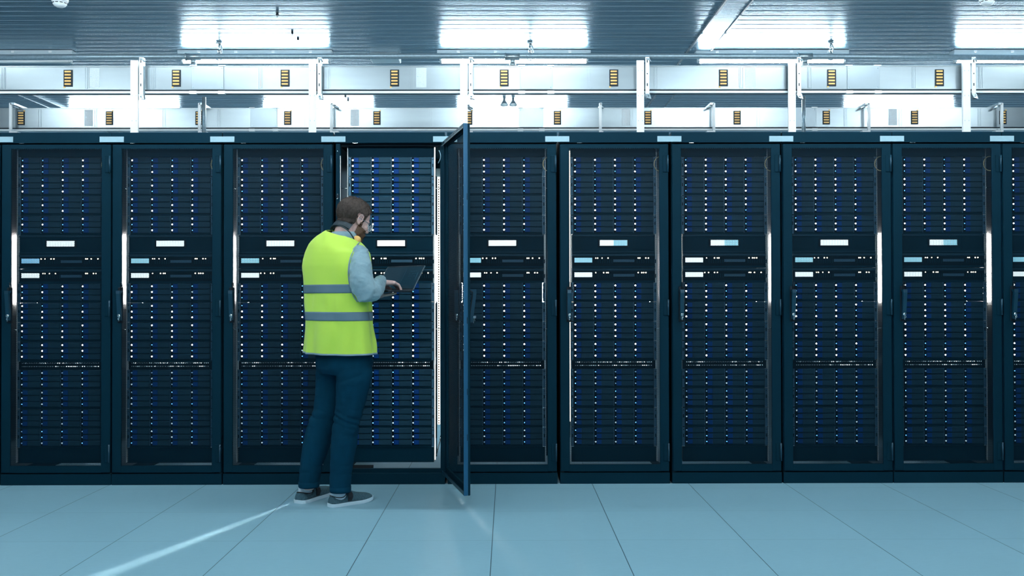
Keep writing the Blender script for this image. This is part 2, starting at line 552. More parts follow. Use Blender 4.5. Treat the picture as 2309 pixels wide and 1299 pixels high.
def make_cabinet():
    r = empty('server_cabinet')
    f = MB()
    # sides, roof, front posts
    f.box(-HW, -HW + .004, .03, DEPTH, 0, Z_TOP - .002, 'cabinet_steel')
    f.box(HW - .004, HW, .03, DEPTH, 0, Z_TOP - .002, 'cabinet_steel')
    f.box(-HW, HW, .03, DEPTH, Z_TOP - .012, Z_TOP - .002, 'cabinet_steel')
    f.box(-HW + .004, HW - .004, DEPTH - .02, DEPTH, Z_TOP - .10, Z_TOP - .012, 'cabinet_steel')
    for s in (-1, 1):
        f.box(*sorted((s * (HW - .004), s * .312)), .032, .060, Z_PL, Z_HB, 'cabinet_steel')
        f.box(*sorted((s * (HW - .004), s * .300)), DEPTH - .04, DEPTH, 0, Z_HB, 'cabinet_steel')
    f.box(-.312, .312, .032, .062, Z_PL - .01, Z_PL + .022, 'cabinet_steel')
    f.box(-.312, .312, .032, .062, Z_HB - .018, Z_HB + .002, 'dark_gap')
    f.build('frame', r)
    s_ = MB()
    for s in (-1, 1):
        s_.box(*sorted((s * (HW - .0045), s * (HW - .006))), .062, DEPTH - .05, Z_PL, Z_HB, 'panel_gloss')
    s_.build('side_lining', r)
    hp = MB()
    hp.box(-HW - .0026, HW + .0026, 0, .03, Z_HB, Z_TOP, 'cabinet_steel', .0006)
    hp.box(-.23, -.20, .0, .01, Z_HB - .003, Z_HB - .001, 'chrome')
    hp.build('header_panel', r)
    MB().box(-HW - .0018, HW + .0018, 0.004, .03, 0, Z_PL, 'cabinet_steel', .002).build('plinth', r)
    for s in (-1, 1):
        ra = MB()
        ra.box(*sorted((s * .2715, s * .2740)), YS - .004, YS + .030, zs(1040), zs(330), 'rail_metal')
        ra.box(*sorted((s * .2635, s * .2720)), YS + .018, YS + .021, zs(1040), zs(330), 'rail_metal')
        ra.build('mounting_rail', r)
    # light near the rear of each gap, between chassis and lining
    for s in (-1, 1):
        la = MB()
        zc = 1.35
        la.box(*sorted((s * .262, s * .270)), .30, .318, zc - .22, zc + .22, 'cabinet_lamp')
        la.box(*sorted((s * .254, s * .262)), .296, .322, zc - .23, zc + .23, 'black_plastic')
        la.build('cabinet_light', r)
        for zz in (zs(742), zs(424)):
            MB().tube([(s * .276, YS + .01, zz), (s * .330, .085, zz + .004)], .0022, 'chrome', 6).build('brace_rod', r)
    lp = MB()
    lp.box(HW - .070, HW + .080, -.0030, -.0002, zf(319.3), zf(306.8), 'label')
    lp.build('label_plate', r)
    gc = MB()
    pts = []
    for k in range(15):
        a = PI * 0.35 + PI * 1.3 * k / 14
        pts.append((.292 + .034 * math.cos(a), .046 - .008 * math.cos(a), zf(367) + .045 * math.sin(a)))
    gc.tube(pts, .0028, 'copper_wire', 6)
    gc.build('ground_cable', r)
    return r


cab = make_cabinet()
# closed doors
d, pm, hd, lk, hg = make_door()


def fit_door(me_parent, y, ang=0.0):
    pass


door0 = d.build('door', cab, (HW, 0, 0))
pm.build('perforated_sheet', door0)
h_ = hd.build('handle', door0)
lk_ = lk.build('lock', door0)
lk_['label'] = 'chrome lock'
for b in hg:
    b.build('hinge', door0)
learn(cab)
CLAB = {
    0: 'cabinet cut off by the photo edge beyond the man, almost nothing of it showing',
    1: 'closed cabinet, third past the man, with a blue small screen',
    2: 'closed cabinet, second past the man, keys hanging in its lock',
    3: 'closed cabinet next to the man on his far side from the open door',
    4: 'open server cabinet the man in the yellow vest works at',
    5: 'closed cabinet partly hidden behind the open door',
    6: 'closed cabinet with a thin bright vertical strip beside its servers',
    7: 'closed cabinet, third past the open door, white and cyan wide screen',
    8: 'closed cabinet, fourth past the open door, all white wide screen',
    9: 'closed cabinet, fifth past the open door, last one shown whole',
    10: 'cabinet cut off by the photo edge, sixth past the open door',
}
WHERE = {
    1: 'third cabinet past the man', 2: 'second cabinet past the man', 3: 'first cabinet past the man', 4: 'open cabinet',
    5: 'first cabinet past the open door', 6: 'second cabinet past the open door', 7: 'third cabinet past the open door',
    8: 'fourth cabinet past the open door', 9: 'fifth cabinet past the open door', 10: 'sixth cabinet past the open door',
}
CX_ = {}
cabs = {}
for i in range(0, 11):
    xc = (EDGE[i] + EDGE[i + 1]) / 2
    CX_[i] = xc
for i in [0, 1, 2, 3, 5, 6, 7, 8, 9, 10, 4]:
    o = cab if i == 0 else copy_tree(cab)
    o.location = (CX_[i], YF0, 0)
    tag(o, CLAB[i], 'server cabinet', 'row of server cabinets')
    cabs[i] = o
    if i == 4:
        for c_ in list(o.children):
            if c_.name.startswith('ground_cable'):
                bpy.data.objects.remove(c_, do_unlink=True)
        dr = [c for c in o.children if c.name.startswith('door')][0]
        dr['label'] = 'door swung wide open'
        dr.location = (HW + .018, -.036, 0)
        P_h = V((CX_[4] + HW + .018, YF0 - .036))
        fr_ = at(1060, 640, 5.085)
        v_ = V((fr_.x, fr_.y)) - P_h
        dr.rotation_euler = (0, 0, math.atan2(v_.y, v_.x) - PI + 2 * PI)
        # the open cabinet shows a slotted rear post and a dark latch column
        sl = MB()
        sl.box(.2800, .2860, YS + .030, YS + .033, zs(1030), zs(395), 'dark_gap')
        sl.box(.2860, .3020, YS + .075, YS + .078, zs(960), zs(395), 'lit_rail_glow')  # metal lit from inside the cabinet, drawn as a glowing face
        z = zs(958)
        while z < zs(398):
            sl.box(.2905, .2975, YS + .0735, YS + .0751, z, z + .0085, 'dark_gap')
            z += .0155
        sl.box(.276, .325, YS + .09, YS + .11, zs(395), zs(375), 'label')
        sl.tube([(.278, YS + .03, zs(1030)), (.300, YS + .05, zs(1000)), (.322, YS + .08, zs(960))], .004, 'chrome', 8)
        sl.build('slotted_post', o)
        gl = MB()
        gl.box(.2745, .2790, YS - .010, YS - .004, zs(1035), zs(332), 'lit_rail_glow')  # glowing box painted in for the lit rail edge, no lamp
        gl.build('rail_edge_glow', o)['label'] = 'thin bright vertical rail edge with painted glow'
        lt = MB()
        lt.box(-.338, -.312, .006, .034, Z_PL, Z_HB - .004, 'cabinet_steel', .002)
        for yy in (340, 437, 447, 704, 714):
            lt.cyl((-.327, .006, zf(yy)), (0, -1, 0), .0042, .004, 'chrome', 10)
        lt.box(-.331, -.318, .002, .006, zf(446), zf(438), 'black_plastic')
        lt.box(-.3115, -.3085, .010, .020, zf(1040), zf(350), 'rail_metal')
        lt.build('latch_post', o)
        wr = MB()
        wr.tube([(.306 + .013 * math.sin(PI * q_ / 12) - .006 * q_ / 12, .004 + .012 * abs(q_ / 12 - .4), zf(338 + 29 * q_ / 12)) for q_ in range(13)], .0025, 'label', 8)
        wr.build('door_cable', o)
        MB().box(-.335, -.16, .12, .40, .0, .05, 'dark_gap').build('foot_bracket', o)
        MB().box(.29, .332, .10, .16, .0, .06, 'chrome').build('foot_bracket', o)
    if i == 6:
        gl = MB()
        gl.box(-.2770, -.2725, YS - .010, YS - .004, zs(950), zs(340), 'lit_rail_glow')  # rail edge catching light, its brightness put in as emission
        gl.build('rail_edge_glow', o)['label'] = 'thin bright vertical rail edge with painted glow'

# ------------------------------------------------------------------ servers
EARX = 0.2700
CW = 0.1262            # pitch of a drive column
PXS = (YF0 + YS) / F_PX
PY = 13.05 * PXS


def make_server():
    r = empty('storage_server')
    H = 43.45 * PXS
    c = MB()
    c.box(-.252, .252, .004, .42, -H, 0, 'chassis')
    c.box(-.252, .252, .0015, .004, -H, -39.8 * PXS, 'chassis')
    c.box(-.252, .252, .002, .004, -1.0 * PXS, 0, 'ear')
    for k in range(1, 4):
        x = -.252 + k * CW
        c.box(x - .0022, x + .0012, .000, .004, -39.5 * PXS, 0, 'ear')
    c.build('chassis', r)
    for s in (-1, 1):
        e = MB()
        e.box(*sorted((s * EARX, s * .253)), 0, .006, -H + .003, -.001, 'ear', .001)
        e.cyl((s * .262, 0, -.016), (0, -1, 0), .0032, .0012, 'black_plastic', 8)
        e.box(s * .262 - .003, s * .262 + .003, -.0008, 0, -.062, -.042, 'dark_gap')
        e.build('mounting_ear', r)
    return r


def drive_meshes():
    w = CW - .0055
    c = MB()
    h = PY - .0022
    c.box(0, w, .0, .003, -h, 0, 'chassis')
    c.loft([[(.046, -.0035, -h + .003), (w, -.0035, -h + .003), (w, -.001, -h), (.046, -.001, -h)],
            [(.046, -.0035, -.004), (w, -.0035, -.004), (w, .001, -.0005), (.046, .001, -.0005)]], 'carrier', False)
    c.box(.0, .014, -.001, 0, -h, 0, 'dark_gap')
    l = MB()
    l.box(.0145, .0455, -.005, 0, -h + .003, -.003, 'latch_blue', .001)
    out = [c.mesh('drive_carrier'), l.mesh('latch')]
    for nm, r_ in (('light_white', .0056), ('light_blue', .0038), ('light_soft', .0050), ('light_dim', .0040)):
        s = MB()
        s.ell((.0085, -.001, -h / 2), (r_, .003, r_), nm, 10, 6)
        out.append(s.mesh('status_light'))
    return out


DM = drive_meshes()
srv = make_server()
learn(srv)
TOPS = [353.8, 397.8, 441.5, 485.5, 637.5, 681.5, 725.5, 769.5, 832, 876, 920, 963.5]
ORD = ['topmost', 'second', 'third', 'lowest'] * 3
BLOCK = ['above the wide screen', 'under the small screens', 'under the port lights']


def mk(name, me, parent, loc):
    o = bpy.data.objects.new(name, me)
    COL.objects.link(o)
    o.parent = parent
    o.location = loc
    return o


rnd = random.Random(11)
XSEQ = [4, 1, 2, 3, 5, 6, 7, 8, 9, 10]
first = True
for i in XSEQ:
    for q, ty in enumerate(TOPS):
        o = srv if first else copy_tree(srv)
        first = False
        o.location = (CX_[i] + .001, YF0 + YS, zs(ty))
        tag(o, '%s drive server %s, %s' % (ORD[q], BLOCK[q // 4], WHERE[i]), 'server', 'drive servers in the cabinets')
        for a in range(4):
            for b in range(3):
                dc = mk('drive_carrier', DM[0], o, (-.252 + a * CW + .002, 0, -(b * PY) - .0012))
                mk('latch', DM[1], dc, (0, 0, 0))
                u = rnd.random()
                if q < 8:
                    k = 2 if u < .56 else (3 if u < .9 else 4)
                else:
                    k = 4 if u < .35 else (5 if u < .75 else 3)
                mk('status_light', DM[k], dc, (0, 0, 0))

# screen unit
def make_screen_unit():
    r = empty('console_unit')
    H = 43.3 * PXS
    c = MB()
    c.box(-.262, .262, .006, .07, -H, 0, 'chassis').box(-.225, .225, .07, .40, -H, 0, 'chassis')
    c.loft([[(-.262, .006, -.0002), (.262, .006, -.0002), (.262, .0, -.004), (-.262, .0, -.004)],
            [(-.262, .006, -.014), (.262, .006, -.014), (.262, .0, -.011), (-.262, .0, -.011)]], 'carrier', False)
    c.box(-.262, .262, .000, .006, -H + .008, -H + .012, 'carrier')
    c.box(-.262, .262, .000, .006, -H, -H + .006, 'chassis')
    for s in (-1, 1):
        c.box(*sorted((s * .258, s * .120)), .004, .006, -H + .024, -.022, 'cabinet_steel')
    c.build('chassis', r)
    b = MB()
    x0, x1 = -.093, .093
    sx0, sx1 = -.0895, .0895
    b.box(x0 - .004, x1 + .004, -.004, .006, -.078, -.030, 'black_plastic', .002)
    b.build('bezel', r)
    return r


def scr_mesh(w, h, m_):
    b = MB()
    b.box(-w / 2, w / 2, -.006, -.004, -h / 2, h / 2, m_)
    return b.mesh('screen')


csu = make_screen_unit(); learn(csu)
SCR = {m_: scr_mesh(.173, .0355, m_) for m_ in ('screen_white',)}


def two_tone(w, h, m1, m2, split):
    b = MB()
    xs = -w / 2 + w * split
    b.box(-w / 2, xs, -.006, -.004, -h / 2, h / 2, m1)
    b.box(xs, w / 2, -.006, -.004, -h / 2, h / 2, m2)
    return b.mesh('screen')


SCR2 = two_tone(.173, .0355, 'screen_white', 'screen_teal', .5)


def make_appliance(seed):
    r = empty('network_appliance')
    H = 32.2 * PXS
    rr = random.Random(seed)
    c = MB()
    c.box(-.262, .262, .004, .07, -H, 0, 'chassis').box(-.225, .225, .07, .38, -H, 0, 'chassis')
    c.loft([[(-.262, .006, 0), (.262, .006, 0), (.262, -.002, -.003), (-.262, -.002, -.003)],
            [(-.262, .004, -.017), (.262, .004, -.017), (.262, -.002, -.013), (-.262, -.002, -.013)]], 'carrier', False)
    c.box(-.258, .258, .001, .004, -H + .002, -.020, 'dark_gap')
    for k in range(26):
        x = -.10 + .0145 * k
        if -.01 < x < .135:
            continue
        c.box(x, x + .006, 0, .001, -H + .03, -.036, 'cabinet_steel')
    c.box(-.262, .262, -.001, .004, -H, -H + .012, 'chassis')
    c.build('chassis', r)
    MB().box(-.001, .132, -.001, .004, -.053, -.036, 'nameplate').build('name_bar', r)
    xs = [-.124, -.112, -.100, -.072, -.062, -.044, -.034]
    lit = rr.sample(range(7), 4)
    xs2 = [.156, .166, .178, .190, .204, .220, .232]
    lit2 = rr.sample(range(7), 4)
    for xx, l in ((xs, lit), (xs2, lit2)):
        for k in l:
            MB().ell((xx[k], .0, -.028), (.0042, .003, .0042), 'light_warm', 8, 5).build('indicator_light', r)
    return r


apps = [make_appliance(s) for s in (3, 5, 8)]
for a_ in apps:
    learn(a_)
SM = {m_: scr_mesh(.1115, .0295, m_) for m_ in ('screen_white', 'screen_cyan', 'screen_teal')}


def make_switch(seed):
    r = empty('port_switch')
    H = 18.4 * PXS
    rr = random.Random(seed)
    MB().box(-.262, .262, .002, .07, -H, 0, 'dark_gap').box(-.225, .225, .07, .29, -H, 0, 'dark_gap').box(-.262, .262, .0, .002, -.003, 0, 'chassis').build('chassis', r)
    for row, z in ((0, -.010), (1, -.031)):
        b = MB()
        run = 0
        for k in range(44):
            x = -.240 + k * .0111
            if rr.random() < .22:
                run = rr.randint(1, 4)
            on = run > 0
            run -= 1
            if on:
                b.ell((x, .001, z), (.0030, .002, .0030), rr.choice(('light_white', 'light_soft')), 7, 4)
            else:
                b.ell((x, .001, z), (.0022, .002, .0022), 'port_dim', 6, 4)
        b.build('port_light_row', r)
    return r


sws = [make_switch(s) for s in (1, 2, 4)]
for a_ in sws:
    learn(a_)
pt = MB().box(-.2695, .2695, 0, .01, zs(352.8) - zs(331), 0, 'chassis', .001).build('blanking_panel')
pb = MB().box(-.2665, .2665, .004, .016, zs(1041) - zs(1007.5), 0, 'chassis', .001)
pb.box(-.2665, .2665, .0, .004, -.004, 0, 'cabinet_steel').box(-.2665, .2665, .0, .004, zs(1041) - zs(1007.5), zs(1041) - zs(1007.5) + .006, 'cabinet_steel')
pb = pb.build('blanking_panel')
SMALL = {1: ('screen_cyan', 'screen_white'), 2: ('screen_teal', 'screen_white'), 3: ('screen_teal', 'screen_white'), 4: ('screen_white', 'screen_white'),
         5: ('screen_teal', 'screen_white'), 6: ('screen_teal', 'screen_white'), 7: ('screen_white', 'screen_white'), 8: ('screen_teal', 'screen_white'),
         9: ('screen_teal', 'screen_white'), 10: ('screen_teal', 'screen_white')}
used = set()


def inst(proto, i, z, dy=0.0):
    o = proto if proto.name not in used else copy_tree(proto)
    used.add(proto.name)
    o.location = (CX_[i] + .001, YF0 + YS + dy, z)
    return o


for n, i in enumerate(XSEQ):
    w_ = WHERE[i]
    o = inst(pt, i, zs(331)); tag(o, 'blank filler panel above the top server in the ' + w_, 'blanking panel', 'blank filler panels')
    o = inst(pb, i, zs(1007.5)); tag(o, 'blank filler panel below the lowest server in the ' + w_, 'blanking panel', 'blank filler panels')
    o = inst(csu, i, zs(528.8)); tag(o, 'unit with one wide lit screen in the ' + w_, 'console unit', 'wide screen units')
    mk('screen', SCR2 if i in (6, 7, 9) else SCR['screen_white'], o, (.0, 0, -.054))
    for j, (yy, m_) in enumerate(zip((572.3, 605.2), SMALL[i])):
        cname = {'screen_white': 'white', 'screen_cyan': 'blue', 'screen_teal': 'cyan'}[m_]
        o = inst(apps[(n + j) % 3], i, zs(yy))
        tag(o, '%s slim unit with small %s screen, %s' % (('upper', 'lower')[j], cname, w_), 'network unit', 'slim units with small screens')
        mk('screen', SM[m_], o, (-.1905, .004, -.041))
    o = inst(sws[n % 3], i, zs(813.2)); tag(o, 'thin unit with two rows of port lights in the ' + w_, 'network switch', 'port light units')

# lights added at the open cabinet to throw the two streaks over the floor
def streak(name, x0, x1, y1, par_x, energy, lab, y0=.045, z0=.52, hgt=.80):
    """added narrow-spread area light without a fixture at the cabinet front, aimed forward and down"""
    src = V((x0, YF0 + y0, z0))
    tgt = V((x1, y1, 0.0))
    ld = bpy.data.lights.new(name, 'AREA')
    ld.shape = 'RECTANGLE'
    ld.size, ld.size_y = .016, hgt
    ld.spread = math.radians(4.0)
    ld.energy = energy
    ld.color = (1.0, .96, .9)
    o = bpy.data.objects.new(name, ld)
    COL.objects.link(o)
    d_ = (tgt - src)
    # lamp's -z looks at target, its y axis stays as upright as possible
    zax = -d_.normalized(); xax = V((0, 0, 1)).cross(zax).normalized(); yax = zax.cross(xax)
    mm = Matrix((xax, yax, zax)).transposed().to_4x4(); mm.translation = src
    o.matrix_world = mm
    tag(o, lab, 'light')
    return o


streak('added_streak_light', CX_[4] - .292, -1.56, 4.3, 0, 0.6, 'added streak light in the side gap of the open cabinet next to the man')
streak('added_streak_light', CX_[4] + .345, .02, 4.2, 0, 0.02, 'added streak light at the hinge side of the open cabinet', -.004, .045, .06)
# ------------------------------------------------------------------ overhead trunking
PB1 = F_PX / 5.95


def X1(px):
    return at(px, 175, 5.95).x


def X2(px):
    return at(px, 268, 7.31).x


def trunking(name, X, Y, zb, zt, taps, ribs, labels, covers, flip, lab):
    r = empty(name, (0, Y, 0))
    D = .11
    x0, x1 = -5.6, 5.8
    b = MB()
    b.box(x0, x1, 0, D, zb, zt, 'duct', .002)
    b.box(x0, x1, .004, D - .004, zb - .010, zb, 'black_plastic')
    b.box(x0, x1, -.004, .0, zt - .003, zt + .003, 'duct')
    for rx in ribs:
        x = X(rx)
        for dx_, ww in ((-.0125, .004), (-.004, .0085), (.010, .004)):
            b.box(x + dx_, x + dx_ + ww, -.0035, 0, zb + .008, zt - .008, 'duct')
    b.build('duct_body', r)
    fl_ = MB()
    fl_.box(x0, x1, -.012, .014, zb - .026, zb - .011, 'white_paint', .002)
    fl_.build('bottom_rail', r)
    for cx0, cx1 in covers:
        a, c = X(cx0), X(cx1)
        k = MB()
        k.box(a, c, -.0055, -.0002, zb + .001, zt - .001, 'duct_cover', .001)
        for xx in (a + .012, c - .012):
            for zz in (zb + .014, zt - .014):
                k.cyl((xx, -.0055, zz), (0, -1, 0), .0032, .002, 'pipe_zinc', 8)
            k.box(xx - .022, xx + .022, -.014, .01, zb - .030, zb - .010, 'white_paint')
            k.box(xx - .022, xx + .022, -.008, .01, zt, zt + .007, 'white_paint')
        k.build('joint_cover', r)
    for lx in labels:
        a = X(lx)
        k = MB()
        k.box(a - .033, a + .033, -.0012, -.0002, zb + .014, zt - .010, 'duct_label')
        rr = random.Random(int(lx))
        for q in range(9):
            zz = zb + .02 + q * .0125
            k.box(a - .028, a - .028 + rr.uniform(.012, .03), -.0016, -.0012, zz, zz + .0022, 'zinc')
            k.box(a + .008, a + .008 + rr.uniform(.006, .02), -.0016, -.0012, zz + .004, zz + .0058, 'zinc')
        k.box(a - .026, a - .020, -.0018, -.0012, (zb + zt) / 2 + .006, (zb + zt) / 2 + .013, 'pipe_zinc')
        k.build('type_plate', r)
    for tx in taps:
        a = X(tx)
        k = MB()
        h = .108; zc = (zb + zt) / 2 - .001
        k.box(a - .0285, a + .0285, -.005, -.0002, zc - h / 2, zc + h / 2, 'black_plastic', .001)
        k.build('tap_off_point', r)
        k2 = MB()
        for q in range(5):
            zz = zc - h / 2 + .0105 + q * .0200
            k2.box(a - .0215, a + .0195, -.0075, -.005, zz, zz + .0105, 'amber', .001)
        if flip:
            k2.box(a + .018, a + .030, -.004, -.0005, zc + h / 2, zc + h / 2 + .008, 'amber')
        else:
            k2.box(a - .030, a - .018, -.004, -.0005, zc - h / 2 - .008, zc - h / 2, 'amber')
        ob = k2.build('contact_slot', r.children[-1])
    tag(r, lab, 'power trunking')
    return r


ZB1, ZT1 = at(1154, 202, 5.95).z, at(1154, 149.5, 5.95).z
ZB2, ZT2 = at(1154, 287.5, 7.31).z, at(1154, 244, 7.31).z
trunking('busbar_trunking', X1, 5.95, ZB1, ZT1,
         [154, 398, 643, 890, 1137, 1384, 1631, 1875, 2118], [8, 196, 346, 587, 740, 927, 1087, 1327, 1478, 1671, 1825, 2060, 2211],
         [213, 950, 1692], [(432, 505), (1172, 1246), (1910, 1983)], False, 'front silver busbar trunking with amber slotted tap-off points, above the cabinets')
trunking('busbar_trunking', X2, 7.31, ZB2, ZT2,
         [48, 247, 449, 649, 850, 1057, 1257, 1461, 1662, 1863, 2062, 2261], [90, 216, 370, 494, 690, 815, 974, 1102, 1302, 1424, 1583, 1710, 1906, 2030, 2208],
         [200, 800, 1412, 2013], [(565, 625), (1170, 1225), (1780, 1840)], True, 'rear silver busbar trunking, lower in the photo behind the front one')

# posts that carry the front trunking, standing on the cabinet roofs
PL = [(302.5, 'above the second cabinet past the man', 325), (704.5, 'above the man', 720), (1046, 'directly above the open door edge', 1058), (1444, 'above the second cabinet past the open door', 1458), (1786, 'beside the grey conduit pipe', 1803), (2180, 'last one before the photo edge', 2196)]
for k, (px, od, pc) in enumerate(PL):
    x = at(px, 220, 5.90).x
    zt = at(px, 136, 5.90).z
    r = empty('trunking_post', (x, 5.90, Z_TOP))
    z0, z1 = -.002, zt - Z_TOP
    b = MB()
    b.box(-.024, .024, 0, .003, z0, z1, 'white_paint')
    b.box(-.018, -.015, .003, .030, z0, z1, 'white_paint').box(.015, .018, .003, .030, z0, z1, 'white_paint')
    for q in range(3):
        zz = z1 - .07 - q * .16
        for sx in (-.013, .013):
            b.box(sx - .0015, sx + .0015, -.0006, 0, zz, zz + .008, 'pipe_zinc')
    b.build('channel', r)
    c = MB()
    s = 1
    ox = .026 + .006
    zc0, zc1 = ZB1 - Z_TOP - .040, ZT1 - Z_TOP + .045
    c.box(ox, ox + .026, -.004, 0, zc0, zc1, 'white_paint', .001)
    c.box(ox + .023, ox + .026, 0, .030, zc0, zc1, 'zinc')
    for q in range(3):
        zz = zc0 + .05 + q * .075
        c.box(ox + .009, ox + .015, -.0048, -.004, zz, zz + (.018 if q != 1 else .008), 'black_plastic')
    c.tube([(ox + .005, .0, zc1 - .01), (ox + .022, -.004, zc1 - .012), (ox + .034, .004, zc1 - .028)], .006, 'zinc', 6)
    c.build('slotted_bracket', r)
    f = MB()
    f.loft([[(ox - .004, -.006, zc0), (ox + .028, -.006, zc0), (ox + .028, .02, zc0), (ox - .004, .02, zc0)],
            [(ox + .008, -.012, zc0 - .028), (ox + .036, -.012, zc0 - .034), (ox + .036, .02, zc0 - .034), (ox + .008, .02, zc0 - .028)]], 'zinc', False)
    f.cyl((ox + .016, -.010, zc0 - .016), (0, -1, 0), .006, .006, 'chrome', 8)
    f.build('clamp_foot', r)
    tag(r, 'white post on the cabinet roofs, ' + od, 'support post', 'white posts on the cabinet roofs')

# thin C-shaped hangers of the rear trunking, on floor-standing legs behind the cabinets
HL = [(23, 'farthest from the open door, beside an amber tap-off', 1), (449, 'hidden partly by the grey conduit pipe', 1), (747, 'above the open cabinet', 1), (1050, 'behind the post above the open door', 1), (1354, 'above the second cabinet past the open door', 0), (1610, 'above the third cabinet past the open door', -1), (1960, 'above the fourth cabinet past the open door', -1), (2260, 'above the fifth cabinet past the open door', -1)]
for px, od, s in HL:
    x = at(px, 262, 7.24).x
    zt = at(px, 232, 7.24).z
    r = empty('trunking_hanger', (x, 7.24, 0))
    b = MB()
    b.box(-.0105, .0105, 0, .016, 0, zt, 'white_paint', .002)
    b.build('upright', r)
    c = MB()
    e = s or .4
    c.box(*sorted((0, e * .030)), .0, .20, zt - .014, zt + .002, 'zinc')
    c.tube([(e * .016, .01, zt - .02), (e * .055, .02, zt - .040)], .008, 'zinc', 6)
    c.build('cross_arm', r)
    MB().box(*sorted((0, e * .055)), -.004, .18, ZB2 - .060, ZB2 - .040, 'white_paint').build('cross_arm', r)
    tag(r, 'thin white hanger of the rear trunking, ' + od, 'hanger', 'thin hangers of the rear trunking')
for px, lb in ((460, 'grey round pipe between the trunkings, above the second cabinet past the man'), (1812, 'grey round pipe between the trunkings, above the fourth cabinet past the open door')):
    x = at(px, 250, 6.6).x
    o = MB().tube([(x, 6.6, Z_TOP - .003), (x, 6.6, Z_TOP + .40)], .014, 'zinc', 12).box(x - .03, x + .03, 6.57, 6.63, Z_TOP - .002, Z_TOP + .005, 'pipe_zinc').build('conduit_pipe')
    tag(o, lb, 'pipe')

# sprinkler pipe
r = empty('sprinkler_pipe', (0, 7.24, CEIL - .115))
zp = 0.0
b = MB()
b.tube([(-5.9, 0, -.012), (-3, 0, 0), (0, 0, .006), (2.5, 0, 0), (5.9, 0, -.022)], .0225, 'pipe_zinc', 16)
b.build('pipe', r)
for px in (436, 1156, 1815):
    x = at(px, 130, 7.24).x
    c = MB()
    c.tube([(x - .055, 0, 0), (x + .055, 0, 0)], .0275, 'zinc', 14)
    c.tube([(x - .062, 0, 0), (x - .052, 0, 0)], .031, 'zinc', 14)
    c.cyl((x, 0, -.02), (0, 0, -1), .020, .035, 'zinc', 12)
    c.build('tee_joint', r)
    d_ = MB()
    d_.tube([(x, 0, -.050), (x, 0, -.062), (x, 0, -.070), (x, 0, -.078)], [.020, .026, .026, .016], 'zinc', 12)
    d_.cyl((x, 0, -.078), (0, 0, -1), .009, .012, 'chrome', 8)
    d_.build('sprinkler_head', r)
for px in (494, 1195, 1873):
    x = at(px, 110, 7.24).x
    c = MB()
    c.tube([(x, 0, .02), (x, 0, .118)], .007, 'zinc', 8)
    c.tube([(x + .028 * math.cos(a * PI / 8), 0, .028 * math.sin(a * PI / 8)) for a in range(16)], .0045, 'zinc', 6, False, True)
    c.box(x - .022, x + .022, -.015, .015, .100, .113, 'zinc', .002)
    for zz in (.045, .068):
        c.cyl((x, 0, zz), (0, 0, 1), .012, .010, 'chrome', 6)
    c.tube([(x + .008, 0, .10), (x + .022, 0, .07), (x + .016, 0, .03)], .005, 'zinc', 6)
    c.build('pipe_hanger', r)
tag(r, 'long grey metal sprinkler pipe under the ceiling, with heads and hangers', 'pipe')

# smoke detectors, white box, pendant cones, screw ends
def detector(px, py, lab):
    Y = 5.0
    for _ in range(20):
        q = at(px, py, Y)
        Y *= (CEIL - CAM_H - .045) / (q.z - CAM_H) if q.z > CAM_H else 1
    q = at(px, py, Y)
    r = empty('smoke_detector', (q.x, Y, CEIL))
    MB().tube([(0, 0, 0), (0, 0, -.012), (0, 0, -.028), (0, 0, -.034)], [.052, .054, .052, .044], 'plastic_white', 24).build('base', r)
    h = MB()
    h.tube([(0, 0, -.034), (0, 0, -.046), (0, 0, -.058), (0, 0, -.066), (0, 0, -.070)], [.044, .044, .036, .022, .008], 'plastic_white', 24)
    h.build('sensor_head', r)
    g = MB()
    for k in range(10):
        a = 2 * PI * k / 10
        g.box(-.009, .009, -.0452, -.043, -.045, -.040, 'black_plastic')
        nn = 8
        for idx in range(len(g.v) - nn, len(g.v)):
            x, y, z = g.v[idx]
            g.v[idx] = (x * math.cos(a) - y * math.sin(a), x * math.sin(a) + y * math.cos(a), z)
    g.build('sensor_slots', r)
    tag(r, lab, 'smoke detector')


detector(135, 9, 'white smoke detector on the ceiling, past the man, in the photo corner')
detector(2227, 5, 'white smoke detector on the ceiling, past the open door, in the photo corner')
x = at(868, 112, 7.6).x
o = MB().box(x - .120, x + .120, 7.55, 7.72, CEIL - .048, CEIL, 'plastic_white', .006).build('ceiling_box')
tag(o, 'small white box on the ceiling between the first two glowing lights', 'junction box')
for px, lb in ((1137, 'grey cone pendant behind the front trunking, the one nearer the open cabinet'), (1157, 'grey cone pendant behind the front trunking, the one farther from the open cabinet')):
    yy = 9.35
    q = at(px, 239, yy)
    r = empty('pendant_cone', (q.x, yy, q.z))
    MB().tube([(0, 0, 0), (0, 0, .008), (0, 0, .03), (0, 0, .055), (0, 0, .075)], [.034, .044, .030, .014, .008], 'zinc', 18).build('shade', r)
    MB().cyl((0, 0, .07), (0, 0, 1), .006, CEIL - q.z - .07, 'zinc', 8).build('rod', r)
    MB().cyl((0, 0, -.004), (0, 0, 1), .030, .005, 'plastic_white', 18).build('lens', r)
    tag(r, lb, 'pendant', 'pair of pendant cones')
